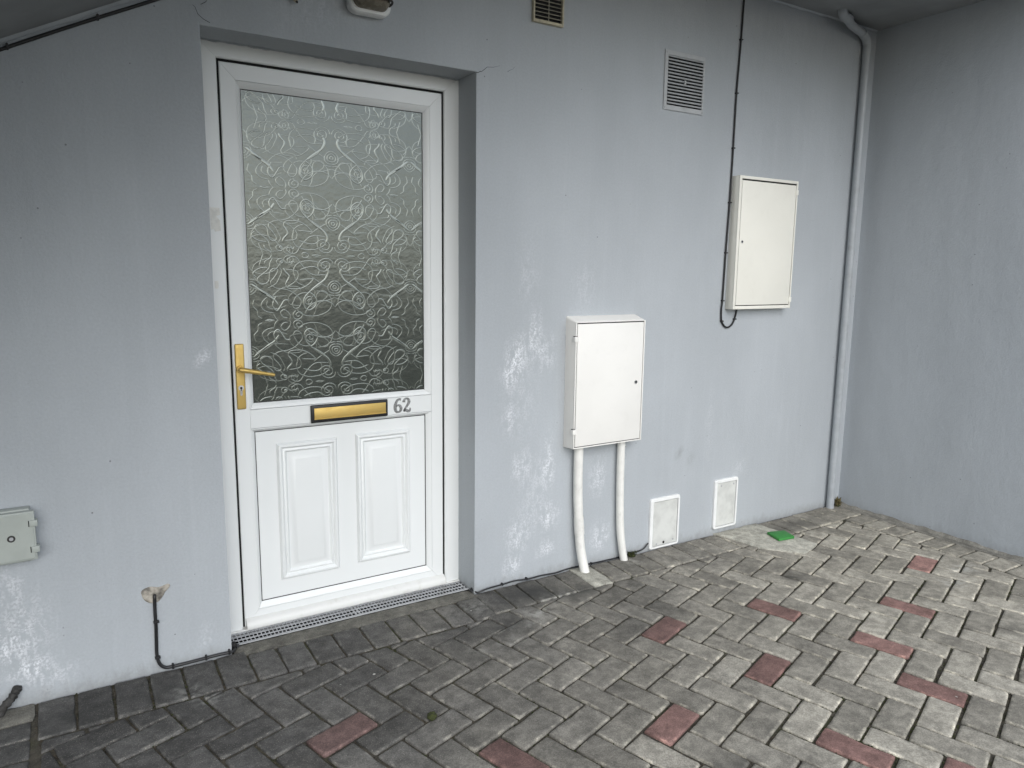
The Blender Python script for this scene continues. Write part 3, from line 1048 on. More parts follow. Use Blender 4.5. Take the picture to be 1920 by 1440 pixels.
# the traced motif fills one cell; the cast pattern repeats it mirrored left-right and up-down
CW, CH, CX, CY = 1130.0, 850.0, 95.0, 414.0
MOTIF = [(wd, catmull([(x - CX, 0, y - .14 * (x - 75) - CY) for x, y in pts], 5)) for wd, pts in SCROLL]
MOTIF += [(wd * .62, [Vector((CW - p.x, 0, CH - p.z)) for p in cp]) for k, (wd, cp) in enumerate(MOTIF) if k % 2 == 0 and wd < 1.5]
for ty in range(-1, 6):
    for tx in range(-1, 3):
        for wd, cp in MOTIF:
            run, runs = [], []
            for p in cp:
                u, v = p.x, p.z
                ok = -4 < u < CW + 4 and -4 < v < CH + 4
                X = gx0 + (CX - 75 + tx * CW + (CW - u if tx % 2 else u)) * SU
                Z = gz1 - (CY - 100 + ty * CH + (CH - v if ty % 2 else v)) * SU * 1.01
                if ok and gx0 + .004 < X < gx1 - .004 and gz0 + .004 < Z < gz1 - .004:
                    run.append(Vector((X, 0, Z)))
                else:
                    if len(run) > 2: runs.append(run)
                    run = []
            if len(run) > 2: runs.append(run)
            for rn in runs:
                N = len(rn)
                V, F = [], []
                for i, p in enumerate(rn):
                    d = (rn[min(i + 1, N - 1)] - rn[max(i - 1, 0)])
                    if d.length < 1e-7: d = Vector((1, 0, 0))
                    d.normalize()
                    nn = Vector((-d.z, 0, d.x))
                    tp = min(1.0, .55 + min(i, N - 1 - i) * .2)
                    w = .0015 * wd * tp + .0004
                    h = .00042 * min(wd, 1.5) * tp
                    V += [(p.x + nn.x * w, YG - .0001, p.z + nn.z * w), (p.x + nn.x * w * .58, YG - h * .85, p.z + nn.z * w * .58), (p.x - nn.x * w * .58, YG - h * .85, p.z - nn.z * w * .58), (p.x - nn.x * w, YG - .0001, p.z - nn.z * w)]
                    if i:
                        k = 4 * i
                        for q_ in range(3):
                            F.append((k - 4 + q_, k - 3 + q_, k + 1 + q_, k + q_))
                m.add(V, F)
me = bpy.data.meshes.new("scroll_relief")
me.from_pydata(m.v, [], m.f)
me.materials.append(M_relief)
me.polygons.foreach_set("use_smooth", [True] * len(me.polygons))
bmx = bmesh.new()
bmx.from_mesh(me)
for f in bmx.faces:                     # every ridge faces the street (-y)
    if f.normal.y > 0:
        f.normal_flip()
bmx.to_mesh(me)
bmx.free()
tag(link("scroll_relief", me, pane), kind="stuff")

# lower panel with two raised-and-fielded mouldings
YP = YS + .0175
m = MB()
m.box(px0, px1, YP, YP + .008, pz0, pz1)
panel = m.build("lower_panel", M_upvc, door)
def fielded(x0, x1, z0, z1):
    prof = [(0, .0003), (.003, .004), (.007, .0085), (.014, .0095), (.019, .0070), (.0225, .0032), (.026, .0042), (.0305, .0062), (.035, .0035), (.038, .0008), (.045, .0006), (.066, .0095), (.0675, .0098)]
    V, F = [], []
    for o_, h in prof:
        h *= 1.45
        V += [(x0 + o_, YP - h, z0 + o_), (x1 - o_, YP - h, z0 + o_), (x1 - o_, YP - h, z1 - o_), (x0 + o_, YP - h, z1 - o_)]
    for r_ in range(len(prof) - 1):
        for k in range(4):
            F.append((4 * r_ + k, 4 * r_ + (k + 1) % 4, 4 * r_ + 4 + (k + 1) % 4, 4 * r_ + 4 + k))
    k = 4 * (len(prof) - 1)
    F.append((k, k + 1, k + 2, k + 3))
    m = MB()
    m.add(V, F)
    return m.build("raised_moulding", M_upvc, panel, smooth=True, angle=38)
fielded(.226, .463, .167, .717)
fielded(.540, .777, .173, .721)

# drip bar along the bottom
m = MB()
V = []
prof = [(YS - .0005, .046), (YS - .010, .040), (YS - .020, .030), (YS - .024, .018), (YS - .024, .011), (YS - .0005, .011)]
for y, z in prof:
    V += [(SX0 + .004, y, z), (SX1 + .002, y, z)]
n = len(prof)
F = [(2 * i, 2 * i + 1, 2 * ((i + 1) % n) + 1, 2 * ((i + 1) % n)) for i in range(n)] + [tuple(2 * i for i in range(n)), tuple(2 * i + 1 for i in reversed(range(n)))]
m.add(V, F)
m.build("drip_bar", M_upvc_low, door, smooth=True, angle=30)
m = MB()
m.box(.0, 1.0, YF - .011, YF + .008, -.02, .0075, .0015, 2)
m.build("threshold", M_upvc_low, door)

# handle
m = MB()
m.box(.0865, .1185, YS - .009, YS - .0003, .866, 1.108, .004, 3)
hp = m.build("handle_plate", M_brass, door, smooth=True)
m = MB()
m.tube([(.1015, YS - .008, 1.016), (.1015, YS - .020, 1.016)], [.0140, .0125], 18)
m.tube([(.1015, YS - .019, 1.016), (.1015, YS - .046, 1.016)], [.0095, .0095], 16)
m.tube(catmull([(.094, YS - .052, 1.0185), (.104, YS - .054, 1.0165), (.125, YS - .055, 1.0125), (.17, YS - .056, 1.003), (.2135, YS - .056, .9935)], 5), [.0080] * 5 + [.0092] * 5 + [.0085] * 5 + [.0066] * 5 + [.0050], 14)
m.build("lever", M_brass, hp, smooth=True)
m = MB()
m.disc((.1025, .946), .0098, YS - .0105, YS - .004, 20)
m.prism([(.0985, .940), (.1065, .940), (.1065, .921), (.1045, .9175), (.1005, .9175), (.0985, .921)], YS - .0104, YS - .004)
m.build("lock_cylinder", M_steel, hp, smooth=True)
m = MB()
m.disc((.1025, .946), .0042, YS - .0116, YS - .009, 12)
m.box(.1013, .1037, YS - .0115, YS - .009, .936, .946)
m.build("keyhole", M_dark, hp)

# letter plate
m = MB()
m.box(.356, .673, YS - .010, YS - .0002, .787, .858, .0045, 3)
lp = m.build("letter_plate", M_black, door, smooth=True)
m = MB()
m.box(.3690, .6630, YS - .0118, YS - .0085, .8000, .8455, .0010, 2)
m.box(.3680, .6640, YS - .0132, YS - .0112, .8015, .8050, .0006, 1)
m.build("flap", M_brass, lp, smooth=True)

# number 62
def digit(strokes, ox, oz, h):
    m = MB()
    for pts, ws in strokes:
        cp = catmull([(p[0], 0, p[1]) for p in pts], 7) if len(pts) > 2 else [Vector((p[0], 0, p[1])) for p in pts]
        N = len(cp)
        V, F = [], []
        for i, p in enumerate(cp):
            t = i / (N - 1) * (len(ws) - 1)
            k = min(int(t), len(ws) - 2)
            w = ws[k] + (ws[k + 1] - ws[k]) * (t - k)
            d = (cp[min(i + 1, N - 1)] - cp[max(i - 1, 0)]).normalized()
            nn = Vector((-d.z, 0, d.x)) * w / 2
            for y, sg in ((YS + .0004, 1), (YS - .0022, .86), (YS - .0022, -.86), (YS + .0004, -1)):
                V.append((ox + (p.x + nn.x * sg) * h, y, oz + (p.z + nn.z * sg) * h))
            if i:
                k = 4 * i
                for q_ in range(3):
                    F.append((k - 4 + q_, k - 3 + q_, k + 1 + q_, k + q_))
        F += [(0, 1, 2, 3), (4 * N - 1, 4 * N - 2, 4 * N - 3, 4 * N - 4)]
        m.add(V, F)
    return m
six = [([(.50, .90), (.36, .93), (.20, .80), (.10, .55), (.09, .30), (.17, .10), (.31, .05), (.45, .12), (.51, .29), (.45, .46), (.32, .53), (.20, .47), (.14, .36)],
        [.18, .14, .17, .22, .23, .19, .12, .17, .21, .18, .12, .08, .04])]
two = [([(.07, .70), (.10, .84), (.24, .94), (.40, .88), (.45, .72), (.38, .54), (.24, .36), (.11, .20), (.06, .08)], [.23, .17, .11, .18, .22, .20, .14, .11, .11]),
       ([(.03, .10), (.20, .14), (.38, .06), (.50, .10), (.54, .28)], [.13, .21, .20, .16, .07])]
digit(six, .7030, .7945, .061).build("house_number", M_silver, door)["label"] = "silver digit 6"
digit(two, .7425, .7945, .061).build("house_number", M_silver, door)["label"] = "silver digit 2"

# old tape marks and a strike mark on the left jamb
m = MB()
m.prism([(.026, 1.590), (.058, 1.588), (.060, 1.565), (.046, 1.560), (.058, 1.545), (.060, 1.510), (.040, 1.506), (.036, 1.515), (.027, 1.512)], YF - .0007, YF + .001)
m.build("tape_residue", M_tape, door)
m = MB()
m.prism([(.03, 1.335), (.043, 1.335), (.043, 1.310), (.038, 1.307), (.030, 1.309)], YF - .0006, YF + .001)
m.build("tape_residue", M_tape, door)

# =================================================================== THRESHOLD DRAIN
drain = empty("drain_grate", (.5, .085, 0), "long grey plastic drain grate along the foot of the door", "drain")
m = MB()
m.add([(.003, .045, -.055), (.997, .045, -.055), (.997, .138, -.055), (.003, .138, -.055), (.003, .045, .000), (.997, .045, .000), (.997, .138, .000), (.003, .138, .000)], [(0, 1, 2, 3), (0, 4, 5, 1), (2, 6, 7, 3), (0, 3, 7, 4), (1, 5, 6, 2)])
m.build("channel", M_dark, drain)
m = MB()
gy0, pitch, hole = .0500, .0262, .0198
for k in range(4):
    y0 = gy0 + k * pitch - (.006 if k == 0 else 0)
    y1 = gy0 + k * pitch + (pitch - hole)
    m.box(.004, .996, y0, y1, .0005, .0040, .0004, 1)
xx = .006
for mod in range(2):
    x0 = .0065 + mod * .495
    for k in range(34):
        xk = x0 + k * .01455
        m.box(xk, xk + (.0036 if k not in (0, 33) else .0075), gy0 - .005, gy0 + 3 * pitch + .006, .0008, .0034)
m.build("grid", M_grate, drain)
m = MB()
m.box(.003, .997, .1358, .1385, -.012, .0028, .0005, 1)
m.build("edge_strip", M_grate, drain)

# =================================================================== CABLES
def clips(parent, pts, r, vertical=True):
    for (x, y, z) in pts:
        m = MB()
        if vertical:
            m.box(x - r * 1.25, x + r * 1.9, y - r * 1.2, .0, z - .0034, z + .0034, .0012, 2)
            m.disc((x + r * 1.5, z), .0025, y - r * 1.25 - .002, y, 8)
        else:
            m.box(x - .0034, x + .0034, y - r * 1.2, .0, z - r * 1.25, z + r * 1.9, .0012, 2)
            m.disc((x, z + r * 1.5), .0025, y - r * 1.25 - .002, y, 8)
        m.build("cable_clip", M_black, parent)

def wob(p, a=.0012):
    return (p[0] + R.uniform(-a, a), p[1], p[2] + R.uniform(-a, a))
# lower left cable out of the filled hole
r = .0056
m = MB()
pts = [(-.237, .01, .284), (-.2385, -.004, .277), (-.2395, -.0065, .262), (-.2405, -.0065, .22), (-.2405, -.0065, .17), (-.2425, -.0065, .11), (-.2435, -.0065, .065), (-.2375, -.0065, .032), (-.222, -.0065, .013), (-.20, -.0065, .0085),
       (-.15, -.0065, .0085), (-.10, -.0065, .009), (-.05, -.0065, .010), (-.004, -.0065, .0085), (.010, .004, .008), (.013, .03, .007)]
m.tube(catmull(pts, 5), r, 10)
cab = tag(m.build("cable", M_black, smooth=True), "black cable from the filled hole down to the wall foot, left of the door", "cable", None)
clips(cab, [(-.2405, -.0065, .185), (-.2435, -.0065, .055)], r)
clips(cab, [(-.196, -.0065, .0085), (-.088, -.0065, .0095), (-.010, -.0065, .0095)], r, False)
# filler round the hole, part of the wall
def filler(name, pts, h, mat, parent):
    cx, cz = sum(p[0] for p in pts) / len(pts), sum(p[1] for p in pts) / len(pts)
    cp = catmull([(x, 0, z) for x, z in pts], 4, True)
    N = len(cp)
    V, F = [], []
    for sc, hh in ((1.04, .001), (1.0, -h * .6), (.8, -h), (.45, -h * .75), (.15, -h * .9)):
        for p in cp:
            V.append((cx + (p.x - cx) * sc, hh + R.uniform(-.0008, .0008) * (hh < 0), cz + (p.z - cz) * sc))
    for r_ in range(4):
        for k in range(N):
            F.append((r_ * N + k, r_ * N + (k + 1) % N, (r_ + 1) * N + (k + 1) % N, (r_ + 1) * N + k))
    F.append(tuple(range(4 * N, 5 * N)))
    m = MB()
    m.add(V, F)
    return m.build(name, mat, parent, smooth=True, angle=60)
fp = filler("hole_filler", [(-.276, .300), (-.270, .270), (-.252, .254), (-.232, .252), (-.214, .268), (-.206, .282), (-.190, .300), (-.196, .310), (-.222, .304), (-.252, .311)], .004, M_foam, wallA)

# cable down the right wall to the upper box
r = .0045
m = MB()
pts = [(2.455, -.0075, 2.73), (2.452, -.0075, 2.67), (2.446, -.0075, 2.49), (2.437, -.0075, 2.247), (2.434, -.0075, 1.99), (2.430, -.0075, 1.728), (2.4235, -.0075, 1.482), (2.418, -.0075, 1.253), (2.4135, -.0075, 1.20), (2.420, -.0075, 1.145), (2.442, -.0075, 1.114), (2.470, -.0075, 1.107),
       (2.498, -.0075, 1.122), (2.517, -.0075, 1.155), (2.523, -.0085, 1.190), (2.523, -.0095, 1.204)]
m.tube(catmull([wob(p) for p in pts], 6), r, 10)
cab = tag(m.build("cable", M_black, smooth=True), "long black cable clipped down the wall, looping into the upper white box", "cable")
clips(cab, [(2.446, -.0075, 2.494), (2.437, -.0075, 2.247), (2.434, -.0075, 1.989), (2.430, -.0075, 1.728), (2.4235, -.0075, 1.482), (2.418, -.0075, 1.243), (2.420, -.0075, 1.140), (2.513, -.0075, 1.148)], r)
# cable under the stair soffit
r = .0052
m = MB()
pts = [(x, -.0075, stz(x) - .026 + .003 * noise.noise((x * 4, 0, 0))) for x in [-1.3 + .1 * k for k in range(20)]]
m.tube(catmull(pts, 4), r, 10)
cab = tag(m.build("cable", M_black, smooth=True), "black cable clipped along the sloping stair underside at top left", "cable")
clips(cab, [(-.518, -.0075, stz(-.518) - .026), (-.286, -.0075, stz(-.286) - .026), (-.05, -.0075, stz(-.05) - .026)], r, False)
# loose thin cable in the joint right of the door
m = MB()
pts = [(1.004, .01, .006), (1.010, -.010, .004), (1.035, -.016, .010), (1.07, -.012, .012), (1.14, -.009, .012), (1.20, -.008, .015), (1.27, -.010, .010), (1.34, -.006, .007), (1.42, -.006, .005), (1.50, -.005, .007), (1.58, -.005, .007), (1.68, -.006, .005), (1.78, -.005, .004), (1.88, -.006, .006), (1.94, -.009, .014), (1.965, -.012, .028), (1.982, -.010, .040)]
m.tube(catmull([wob(p, .0015) for p in pts], 5), .0036, 8)
cab = tag(m.build("cable", M_black, smooth=True), "thin black cable lying along the wall foot right of the door", "cable")
clips(cab, [(1.135, -.009, .012), (1.262, -.010, .010), (1.63, -.006, .005)], .0036, False)

# =================================================================== METER BOX WITH TWO CONDUITS
mb = empty("meter_box", (1.655, 0, .60), "white meter box with two conduits below it, right of the door", "meter box")
x0, x1, z0, z1, yf = 1.4545, 1.8545, .598, 1.166, -.068
bm = bmesh.new()
V = [bm.verts.new(c) for c in [(x0, .0, z0 - .004), (x1, .0, z0 - .004), (x1, .0, z1 + .021), (x0, .0, z1 + .021), (x0 + .001, yf, z0), (x1 - .001, yf, z0), (x1 - .001, yf, z1), (x0 + .001, yf, z1)]]
for f in [(0, 1, 2, 3), (4, 7, 6, 5), (0, 4, 5, 1), (3, 2, 6, 7), (0, 3, 7, 4), (1, 5, 6, 2)]:
    bm.faces.new([V[i] for i in f])
bmesh.ops.recalc_face_normals(bm, faces=bm.faces)
front = [e for e in bm.edges if not (e.verts[0].co.y == 0 and e.verts[1].co.y == 0)]
bmesh.ops.bevel(bm, geom=front, offset=.007, segments=3, profile=.5, affect='EDGES')
m = MB()
m.bm(bm)
body = m.build("body", M_box, mb, smooth=True)
m = MB()
m.box(x0 + .0080, x1 - .0085, yf - .0008, yf + .004, z0 + .0065, z1 - .0055, .0010, 1)
m.build("door_gap", M_dark, mb)
m = MB()
m.box(x0 + .0120, x1 - .0118, yf - .0050, yf + .004, z0 + .0102, z1 - .0102, .0022, 2)
lid = m.build("lid", M_box, mb, smooth=True)
m = MB()   # rim standing proud around the lid
for (a, b, c, d) in ((x0 + .0015, x0 + .0080, z0 + .002, z1 - .002), (x1 - .0085, x1 - .002, z0 + .002, z1 - .002), (x0 + .0080, x1 - .0085, z0 + .0015, z0 + .0065), (x0 + .0080, x1 - .0085, z1 - .0055, z1 - .0010)):
    m.box(a, b, yf - .0056, yf + .003, c, d, .0012, 2)
m.build("rim", M_box, mb, smooth=True)
for hz in (1.089, .676):
    m = MB()
    m.box(x0 - .0035, x0 + .016, yf - .0085, yf + .012, hz - .012, hz + .012, .0016, 2)
    h = m.build("hinge", M_box, mb, smooth=True)
    m = MB()
    m.box(x0 - .0025, x0 + .010, yf - .0070, yf + .008, hz + .0123, hz + .0148)
    m.build("hinge_gap", M_dark, h)
m = MB()
m.disc((1.806, .879), .0088, yf - .0068, yf, 18)
lk = m.build("lock", M_steel, mb, smooth=True)
m = MB()
m.disc((1.806, .879), .0045, yf - .0074, yf - .004, 12)
m.build("keyhole", M_dark, lk)

m = MB()
c1 = catmull([(1.519, -.031, .62), (1.519, -.031, .50), (1.522, -.031, .36), (1.530, -.032, .24), (1.5375, -.034, .14), (1.5455, -.045, .06), (1.552, -.062, -.005)], 6)
m.tube(c1, .0218, 20)
cd = tag(m.build("conduit", M_pipe_w, smooth=True), "thicker white conduit with a collar, left one below the meter box", "pipe")
m = MB()
m.tube([(1.5325, -.0322, .212), (1.5345, -.0330, .180)], .0238, 20)
m.tube([(1.5325, -.0322, .214), (1.5285, -.0320, .262)], [.0238, .0228], 20)
m.build("collar", M_pipe_w, cd, smooth=True)
m = MB()
m.tube(catmull([(1.773, -.026, .62), (1.773, -.026, .45), (1.778, -.026, .27), (1.785, -.027, .15), (1.797, -.030, .06), (1.808, -.034, -.005)], 6), .0190, 20)
tag(m.build("conduit", M_pipe_w, smooth=True), "thinner white conduit, right one below the meter box", "pipe")
# =================================================================== UPPER BOX
ub = empty("meter_box", (2.67, 0, 1.2), "cream metal meter box high on the wall beside the long cable", "meter box")
x0, x1, z0, z1, yf = 2.4460, 2.8860, 1.200, 1.858, -.045
m = MB()
m.box(x0, x1, yf, .0, z0, z1, .003, 2)
body = m.build("body", M_box2, ub, smooth=True)
m = MB()
m.box(x0 + .017, x1 - .010, yf - .0016, yf + .002, z0 + .017, z1 - .015)
m.build("door_gap", M_dark, ub)
m = MB()
for (a, b, c, d) in ((x0 + .0005, x0 + .017, z0 + .0005, z1 - .0005), (x1 - .010, x1 - .0005, z0 + .0005, z1 - .0005), (x0 + .017, x1 - .010, z0 + .0005, z0 + .017), (x0 + .017, x1 - .010, z1 - .015, z1 - .0005)):
    m.box(a, b, yf - .0075, yf + .002, c, d, .0012, 2)
m.build("rim", M_box2, ub, smooth=True)
m = MB()
m.box(x0 + .0215, x1 - .0140, yf - .0062, yf + .002, z0 + .0215, z1 - .0225, .0012, 2)
m.build("lid", M_box2, ub, smooth=True)
for hz in (1.800, 1.246):
    m = MB()
    m.box(x1 - .018, x1 + .003, yf - .0095, yf + .004, hz - .013, hz + .013, .0012, 2)
    m.build("hinge", M_box2, ub, smooth=True)
m = MB()
m.disc((2.487, 1.537), .0075, yf - .0078, yf, 16)
lk = m.build("lock", M_steel, ub, smooth=True)
m = MB()
m.disc((2.487, 1.537), .0040, yf - .0084, yf - .004, 10)
m.build("keyhole", M_dark, lk)

# =================================================================== VENTS
vg = empty("louvre_vent", (2.094, 0, 2.118), "square grey painted louvre vent right of centre near the top", "vent")
m = MB()
x0, x1, z0, z1 = 1.968, 2.219, 2.119, 2.378
sl0, sl1 = x0 + .020, x1 - .010
NS = 15
sz = [z0 + .022 + k * (z1 - z0 - .042) / NS for k in range(NS + 1)]
m.box(x0, sl0, -.006, .0, z0, z1, .0008, 1)
m.box(sl1, x1, -.006, .0, z0, z1, .0008, 1)
m.box(sl0, sl1, -.006, .0, z0, sz[0], .0008, 1)
m.box(sl0, sl1, -.006, .0, sz[-1] , z1, .0008, 1)
m.build("plate", M_vent_g, vg)
m = MB()
m.box(sl0, sl1, -.0012, .0, sz[0], sz[-1])
m.build("backing", M_dark, vg)
for k in range(NS):
    a, b = sz[k], sz[k + 1]
    m = MB()
    V = [(sl0, -.0055, b - .0012), (sl1, -.0055, b - .0012), (sl1, -.0100, a + .0062), (sl0, -.0100, a + .0062), (sl0, -.0075, a + .0052), (sl1, -.0075, a + .0052), (sl1, -.0030, b - .0020), (sl0, -.0030, b - .0020)]
    m.add(V, [(0, 1, 2, 3), (3, 2, 5, 4), (4, 5, 6, 7), (7, 6, 1, 0), (0, 3, 4, 7), (1, 6, 5, 2)])
    m.build("slat", M_vent_g, vg)
m = MB()
m.box(2.088, 2.097, -.012, -.004, sz[7] - .002, sz[8] + .001, .001, 1)
m.build("bridge", M_vent_g, vg)
for (x, z) in ((x0 + .009, z1 - .011), (x1 - .006, z0 + .010), (x0 + .009, z0 + .010)):
    m = MB()
    m.disc((x, z), .0036, -.0078, -.004, 10)
    m.build("screw", M_grate, vg)

bv = empty("air_vent", (1.324, 0, 2.37), "black-slatted air vent with beige frame at the top edge, above and right of the door", "vent")
x0, x1, z0, z1 = 1.250, 1.399, 2.370, 2.60
m = MB()
for (a, b, c, d) in ((x0, x0 + .008, z0, z1), (x1 - .008, x1, z0, z1), (x0 + .008, x1 - .008, z0, z0 + .011), (x0 + .008, x1 - .008, z1 - .011, z1)):
    m.box(a, b, -.016, .0, c, d, .0015, 2)
m.build("frame", M_beige, bv, smooth=True)
m = MB()
m.box(x0 + .007, x1 - .007, -.002, .0, z0 + .01, z1 - .01)
m.build("backing", M_dark, bv)
zz = z0 + .024
while zz < z1 - .02:
    m = MB()
    m.box(x0 + .008, x1 - .008, -.012, -.006, zz, zz + .0022)
    m.build("slat", M_slat, bv)
    zz += .0150
m = MB()
m.box(1.3235, 1.3265, -.0135, -.0125, z0 + .011, z1 - .011)
m.build("centre_bar", M_slat, bv)

# =================================================================== BULKHEAD LAMP
bl = empty("bulkhead_lamp", (.555, 0, 2.262), "white bulkhead lamp with dusty lens above the door, unlit", "lamp")
x0, x1, z0, z1 = .478, .632, 2.262, 2.50
def rrect(x0, x1, z0, z1, r, n=6):
    out = []
    for cx, cz, a0 in ((x1 - r, z1 - r, 0), (x0 + r, z1 - r, 90), (x0 + r, z0 + r, 180), (x1 - r, z0 + r, 270)):
        for k in range(n + 1):
            a = math.radians(a0 + 90 * k / n)
            out.append((cx + r * math.cos(a), cz + r * math.sin(a)))
    return out
def dome(loops):
    m = MB()
    V, F = [], []
    n = len(loops[0][0])
    for lp_, y in loops:
        V += [(x, y, z) for x, z in lp_]
    for r_ in range(len(loops) - 1):
        for k in range(n):
            F.append((r_ * n + k, r_ * n + (k + 1) % n, (r_ + 1) * n + (k + 1) % n, (r_ + 1) * n + k))
    F.append(tuple((len(loops) - 1) * n + k for k in range(n)))
    m.add(V, F)
    return m
d = dome([(rrect(x0 + .004, x1 - .004, z0 + .004, z1, .030), 0.0), (rrect(x0, x1, z0, z1, .034), -.012), (rrect(x0, x1, z0, z1, .034), -.040), (rrect(x0 + .004, x1 - .004, z0 + .004, z1 - .004, .032), -.046), (rrect(x0 + .014, x1 - .014, z0 + .014, z1 - .014, .026), -.047)])
d.build("base", M_hatch, bl, smooth=True)
d = dome([(rrect(x0 + .013, x1 - .013, z0 + .013, z1 - .013, .026), -.044), (rrect(x0 + .016, x1 - .016, z0 + .016, z1 - .016, .026), -.075), (rrect(x0 + .028, x1 - .028, z0 + .028, z1 - .028, .024), -.096), (rrect(x0 + .05, x1 - .05, z0 + .05, z1 - .05, .016), -.103)])
d.build("lens", M_lens, bl, smooth=True)
for gz in (2.300, 2.362, 2.424):
    m = MB()
    m.tube(catmull([(x0 + .008, -.045, gz), (x0 + .012, -.085, gz), (x0 + .04, -.109, gz), (x1 - .04, -.109, gz), (x1 - .012, -.085, gz), (x1 - .008, -.045, gz)], 5), .0042, 8)
    m.build("guard_bar", M_pipe_b, bl, smooth=True)

# stub of old foam/wire sticking out of the wall
m = MB()
m.tube(catmull([(.297, .004, 2.285), (.298, -.010, 2.279), (.300, -.018, 2.270), (.303, -.024, 2.263)], 4), [.0085] * 6 + [.0075] * 6 + [.0055], 10)
stub = tag(m.build("wall_plug", M_beige, smooth=True), "small beige plug of filler sticking out of the wall above the door", "plug")
m = MB()
m.tube([(.303, -.024, 2.263), (.3045, -.027, 2.258)], [.0048, .003], 8)
m.build("tip", M_pipe_b, stub, smooth=True)

# =================================================================== LOW ACCESS HATCHES
def hatch(x0, x1, z0, z1, label, screws, tilt=0.0):
    e = empty("access_hatch", ((x0 + x1) / 2, 0, z0), label, "hatch", "white access hatches at the wall foot")
    outer, w = rrect(x0, x1, z0, z1, .014), .017
    inner = rrect(x0 + w, x1 - w * .8, z0 + .012, z1 - w, .004)
    n = len(outer)
    V, F = [], []
    for lp_, y in ((outer, 0.0), (outer, -.010), (rrect(x0 + .003, x1 - .003, z0 + .003, z1 - .003, .012), -.0135), (inner, -.0135), (inner, -.004)):
        V += [(x, y, z) for x, z in lp_]
    for r_ in range(4):
        for k in range(n):
            F.append((r_ * n + k, r_ * n + (k + 1) % n, (r_ + 1) * n + (k + 1) % n, (r_ + 1) * n + k))
    m = MB()
    m.add(V, F)
    m.build("frame", M_hatch, e, smooth=True)
    m = MB()
    m.box(x0 + w - .001, x1 - w * .8 + .001, -.0045, -.001, z0 + .011, z1 - w + .001)
    m.build("gap", M_dark, e)
    m = MB()
    m.box(x0 + w + .0035, x1 - w * .8 - .0025, -.0105, -.003, z0 + .0145, z1 - w - .0035, .0012, 1)
    m.build("cover", M_hatch_in, e)
    for (sx, sz_, rad, mt) in screws:
        m = MB()
        m.disc((x0 + (x1 - x0) * sx, z0 + (z1 - z0) * sz_), rad, -.0118, -.008, 10)
        m.build("screw", mt, e)
hatch(1.990, 2.188, .002, .266, "white wall hatch nearest the conduits, reaching the paving", [(.48, .10, .007, M_dark), (.80, .12, .005, M_grate), (.24, .09, .005, M_grate)])
hatch(2.437, 2.613, .028, .299, "white wall hatch farther right, just clear of the concrete patch", [(.55, .955, .005, M_dark), (.27, .87, .005, M_grate), (.80, .87, .005, M_grate)])

# =================================================================== GREY BOX AT THE LEFT EDGE
gb = empty("utility_box", (-.68, 0, .48), "grey-green plastic utility box cut by the left edge of the picture", "utility box")
m = MB()
m.box(-.82, -.566, -.034, .0, .482, .650, .004, 2)
m.build("body", M_grey_box, gb, smooth=True)
m = MB()
m.box(-.824, -.5545, -.052, -.034, .491, .645, .003, 2)
lid = m.build("lid", M_grey_box, gb, smooth=True)
m = MB()
m.box(-.819, -.560, -.0535, -.0515, .4965, .6395, .0008, 1)
m.build("face_panel", M_grey_box, gb, smooth=True)
for hz in (.6065, .5245):
    m = MB()
    m.box(-.569, -.5475, -.0575, -.030, hz - .0095, hz + .0095, .0015, 2)
    h = m.build("hinge", M_grey_box, gb, smooth=True)
    m = MB()
    m.box(-.5715, -.5692, -.0540, -.052, hz - .0095, hz + .0095)
    m.build("hinge_gap", M_dark, h)
m = MB()
m.disc((-.6175, .566), .0215, -.0545, -.0530, 28, .024)
m.build("lock_boss", M_grey_box, gb, smooth=True)
m = MB()
m.disc((-.6172, .5675), .0105, -.0562, -.053, 20)
lk = m.build("lock", M_pipe_b, gb, smooth=True)
m = MB()
m.disc((-.6172, .5675), .0055, -.0572, -.055, 14)
m.build("lock_core", M_grate, lk, smooth=True)

# dirty pipe end low on the left wall
m = MB()
m.tube(catmull([(-.640, .01, .060), (-.645, -.008, .058), (-.654, -.020, .050), (-.668, -.028, .036), (-.685, -.032, .016), (-.694, -.034, -.006)], 5), [.0115 + .0022 * math.sin(k * 2.1) + .0012 * (k % 3) for k in range(26)], 12)
m.v = [(x + .0035 * noise.noise((x * 90, y * 90, z * 90)), y + .0035 * noise.noise((x * 90 + 7, y * 90, z * 90)), z + .0045 * noise.noise((x * 70, y * 70 + 3, z * 70))) for x, y, z in m.v]
tag(m.build("pipe_stub", M_pipe_b, smooth=True), "dirty black pipe end bending to the paving at the far left", "pipe")

# =================================================================== DRAINPIPE IN THE CORNER
r = .0215
px, py = 3.404, -.031
m = MB()
m.tube([(px, py, -.004), (px, py, 1.2), (px, py, 2.605)], r, 24)
dp = tag(m.build("drainpipe", M_pipe_g, smooth=True), "grey painted drainpipe running up the corner between the two walls", "pipe")
m = MB()
m.tube(catmull([(px, py, 2.545), (px, py, 2.590), (px - .004, py - .001, 2.622), (px - .030, py - .006, 2.648), (px - .075, py - .015, 2.662)], 5), r + .0018, 24)
m.build("elbow", M_pipe_g, dp, smooth=True)
m = MB()
m.tube([(px - .060, py - .012, 2.659), (px - .19, py - .030, 2.676), (3.115, -.093, 2.690)], r - .001, 20)
m.build("offset_pipe", M_pipe_g, dp, smooth=True)
m = MB()
m.tube(catmull([(3.15, -.088, 2.686), (3.105, -.095, 2.690), (3.080, -.099, 2.700), (3.072, -.100, 2.722), (3.072, -.100, 2.74)], 5), r + .002, 20)
m.build("elbow", M_pipe_g, dp, smooth=True)
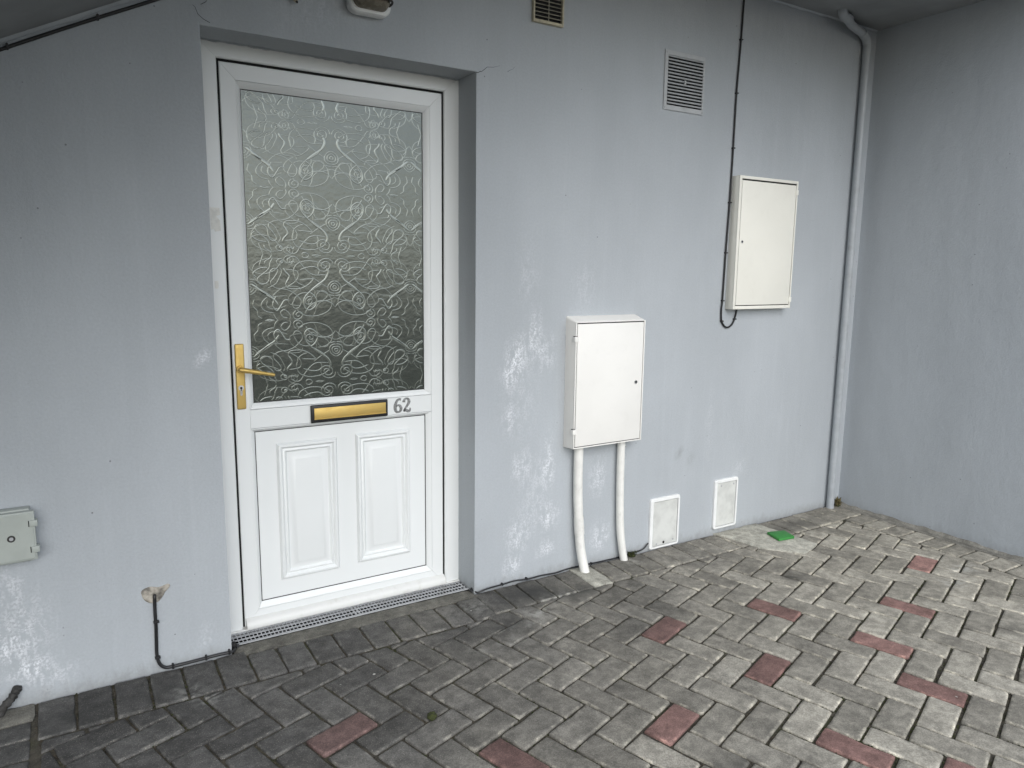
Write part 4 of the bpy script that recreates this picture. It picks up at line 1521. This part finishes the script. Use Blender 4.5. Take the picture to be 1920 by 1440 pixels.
# =================================================================== SMALL THINGS ON THE PAVING
# green sponge pad
bm = bmesh.new()
q4 = [(2.688, -.160), (2.790, -.189), (2.762, -.275), (2.658, -.262)]
lo = [bm.verts.new((x, y, .0068)) for x, y in q4]
hi = [bm.verts.new((x, y, .0200)) for x, y in q4]
bm.faces.new(lo[::-1])
bm.faces.new(hi)
for k in range(4):
    bm.faces.new((lo[k], lo[(k + 1) % 4], hi[(k + 1) % 4], hi[k]))
bmesh.ops.recalc_face_normals(bm, faces=bm.faces)
bmesh.ops.bevel(bm, geom=bm.edges[:], offset=.002, segments=2, profile=.5, affect='EDGES')
m = MB()
m.bm(bm)
tag(m.build("sponge_pad", M_green, smooth=True), "bright green flat square pad lying on the concrete patch", "pad")

# ball of moss
def lump(c, r, seed, sub=3, rough=.25, squash=.85):
    bm = bmesh.new()
    bmesh.ops.create_icosphere(bm, subdivisions=sub, radius=1)
    for v in bm.verts:
        n = noise.noise(v.co * 2.3 + Vector((seed, 0, 0))) * rough + noise.noise(v.co * 7 + Vector((0, seed, 0))) * rough * .6
        v.co = Vector((v.co.x, v.co.y, v.co.z * squash)) * r * (1 + n) + Vector(c)
    m = MB()
    m.bm(bm)
    return m
tag(lump((.453, -.731, .0140), .0150, 3.0).build("moss_ball", M_moss, smooth=True, angle=180), "small dark green ball of moss lying on the bricks", "moss")

def tuft(name, c, n, h, spread, label, mats, wall_y=None):
    m = MB()
    for _ in range(n):
        a = R.uniform(0, 6.28)
        d = R.uniform(.2, 1) * spread
        bx, by = c[0] + R.gauss(0, spread * .4), min(-.004, c[1] + R.gauss(0, spread * .3))
        tip = Vector((bx + math.cos(a) * d, min(-.003, by + math.sin(a) * d), c[2] + h * R.uniform(.35, 1)))
        base = Vector((bx, by, c[2]))
        mid = (base + tip) / 2 + Vector((0, 0, h * .22))
        side = Vector((-math.sin(a), math.cos(a), 0)) * R.uniform(.002, .005)
        m.add([base - side * .3, base + side * .3, mid + side, tip, mid - side], [(0, 1, 2, 4), (2, 3, 4)])
    o = m.build(name, mats[0])
    tag(o, label, "weeds")
    b = lump((c[0], c[1], c[2] + .004), spread * .75, c[0], 3, .5, .45)
    b.build("root_clump", mats[1], o, smooth=True, angle=180)
    return o
tuft("weed_tuft", (3.470, -.035, 0), 70, .058, .020, "brown-green weeds growing in the corner behind the drainpipe foot", (M_leafdry, M_moss))
tuft("weed_tuft", (1.868, -.022, 0), 46, .030, .022, "dark moss clump between the thinner conduit and the first hatch", (M_moss, M_moss))
m = lump((.012, .030, .010), .016, 8.0, 3, .5, .8)
tag(m.build("debris_clump", M_black, smooth=True), "black clump of debris at the left end of the drain grate", "debris")
m = lump((1.002, .020, .006), .011, 9.0, 3, .5, .8)
tag(m.build("debris_clump", M_black, smooth=True), "tiny black clump of debris at the right end of the drain grate", "debris")
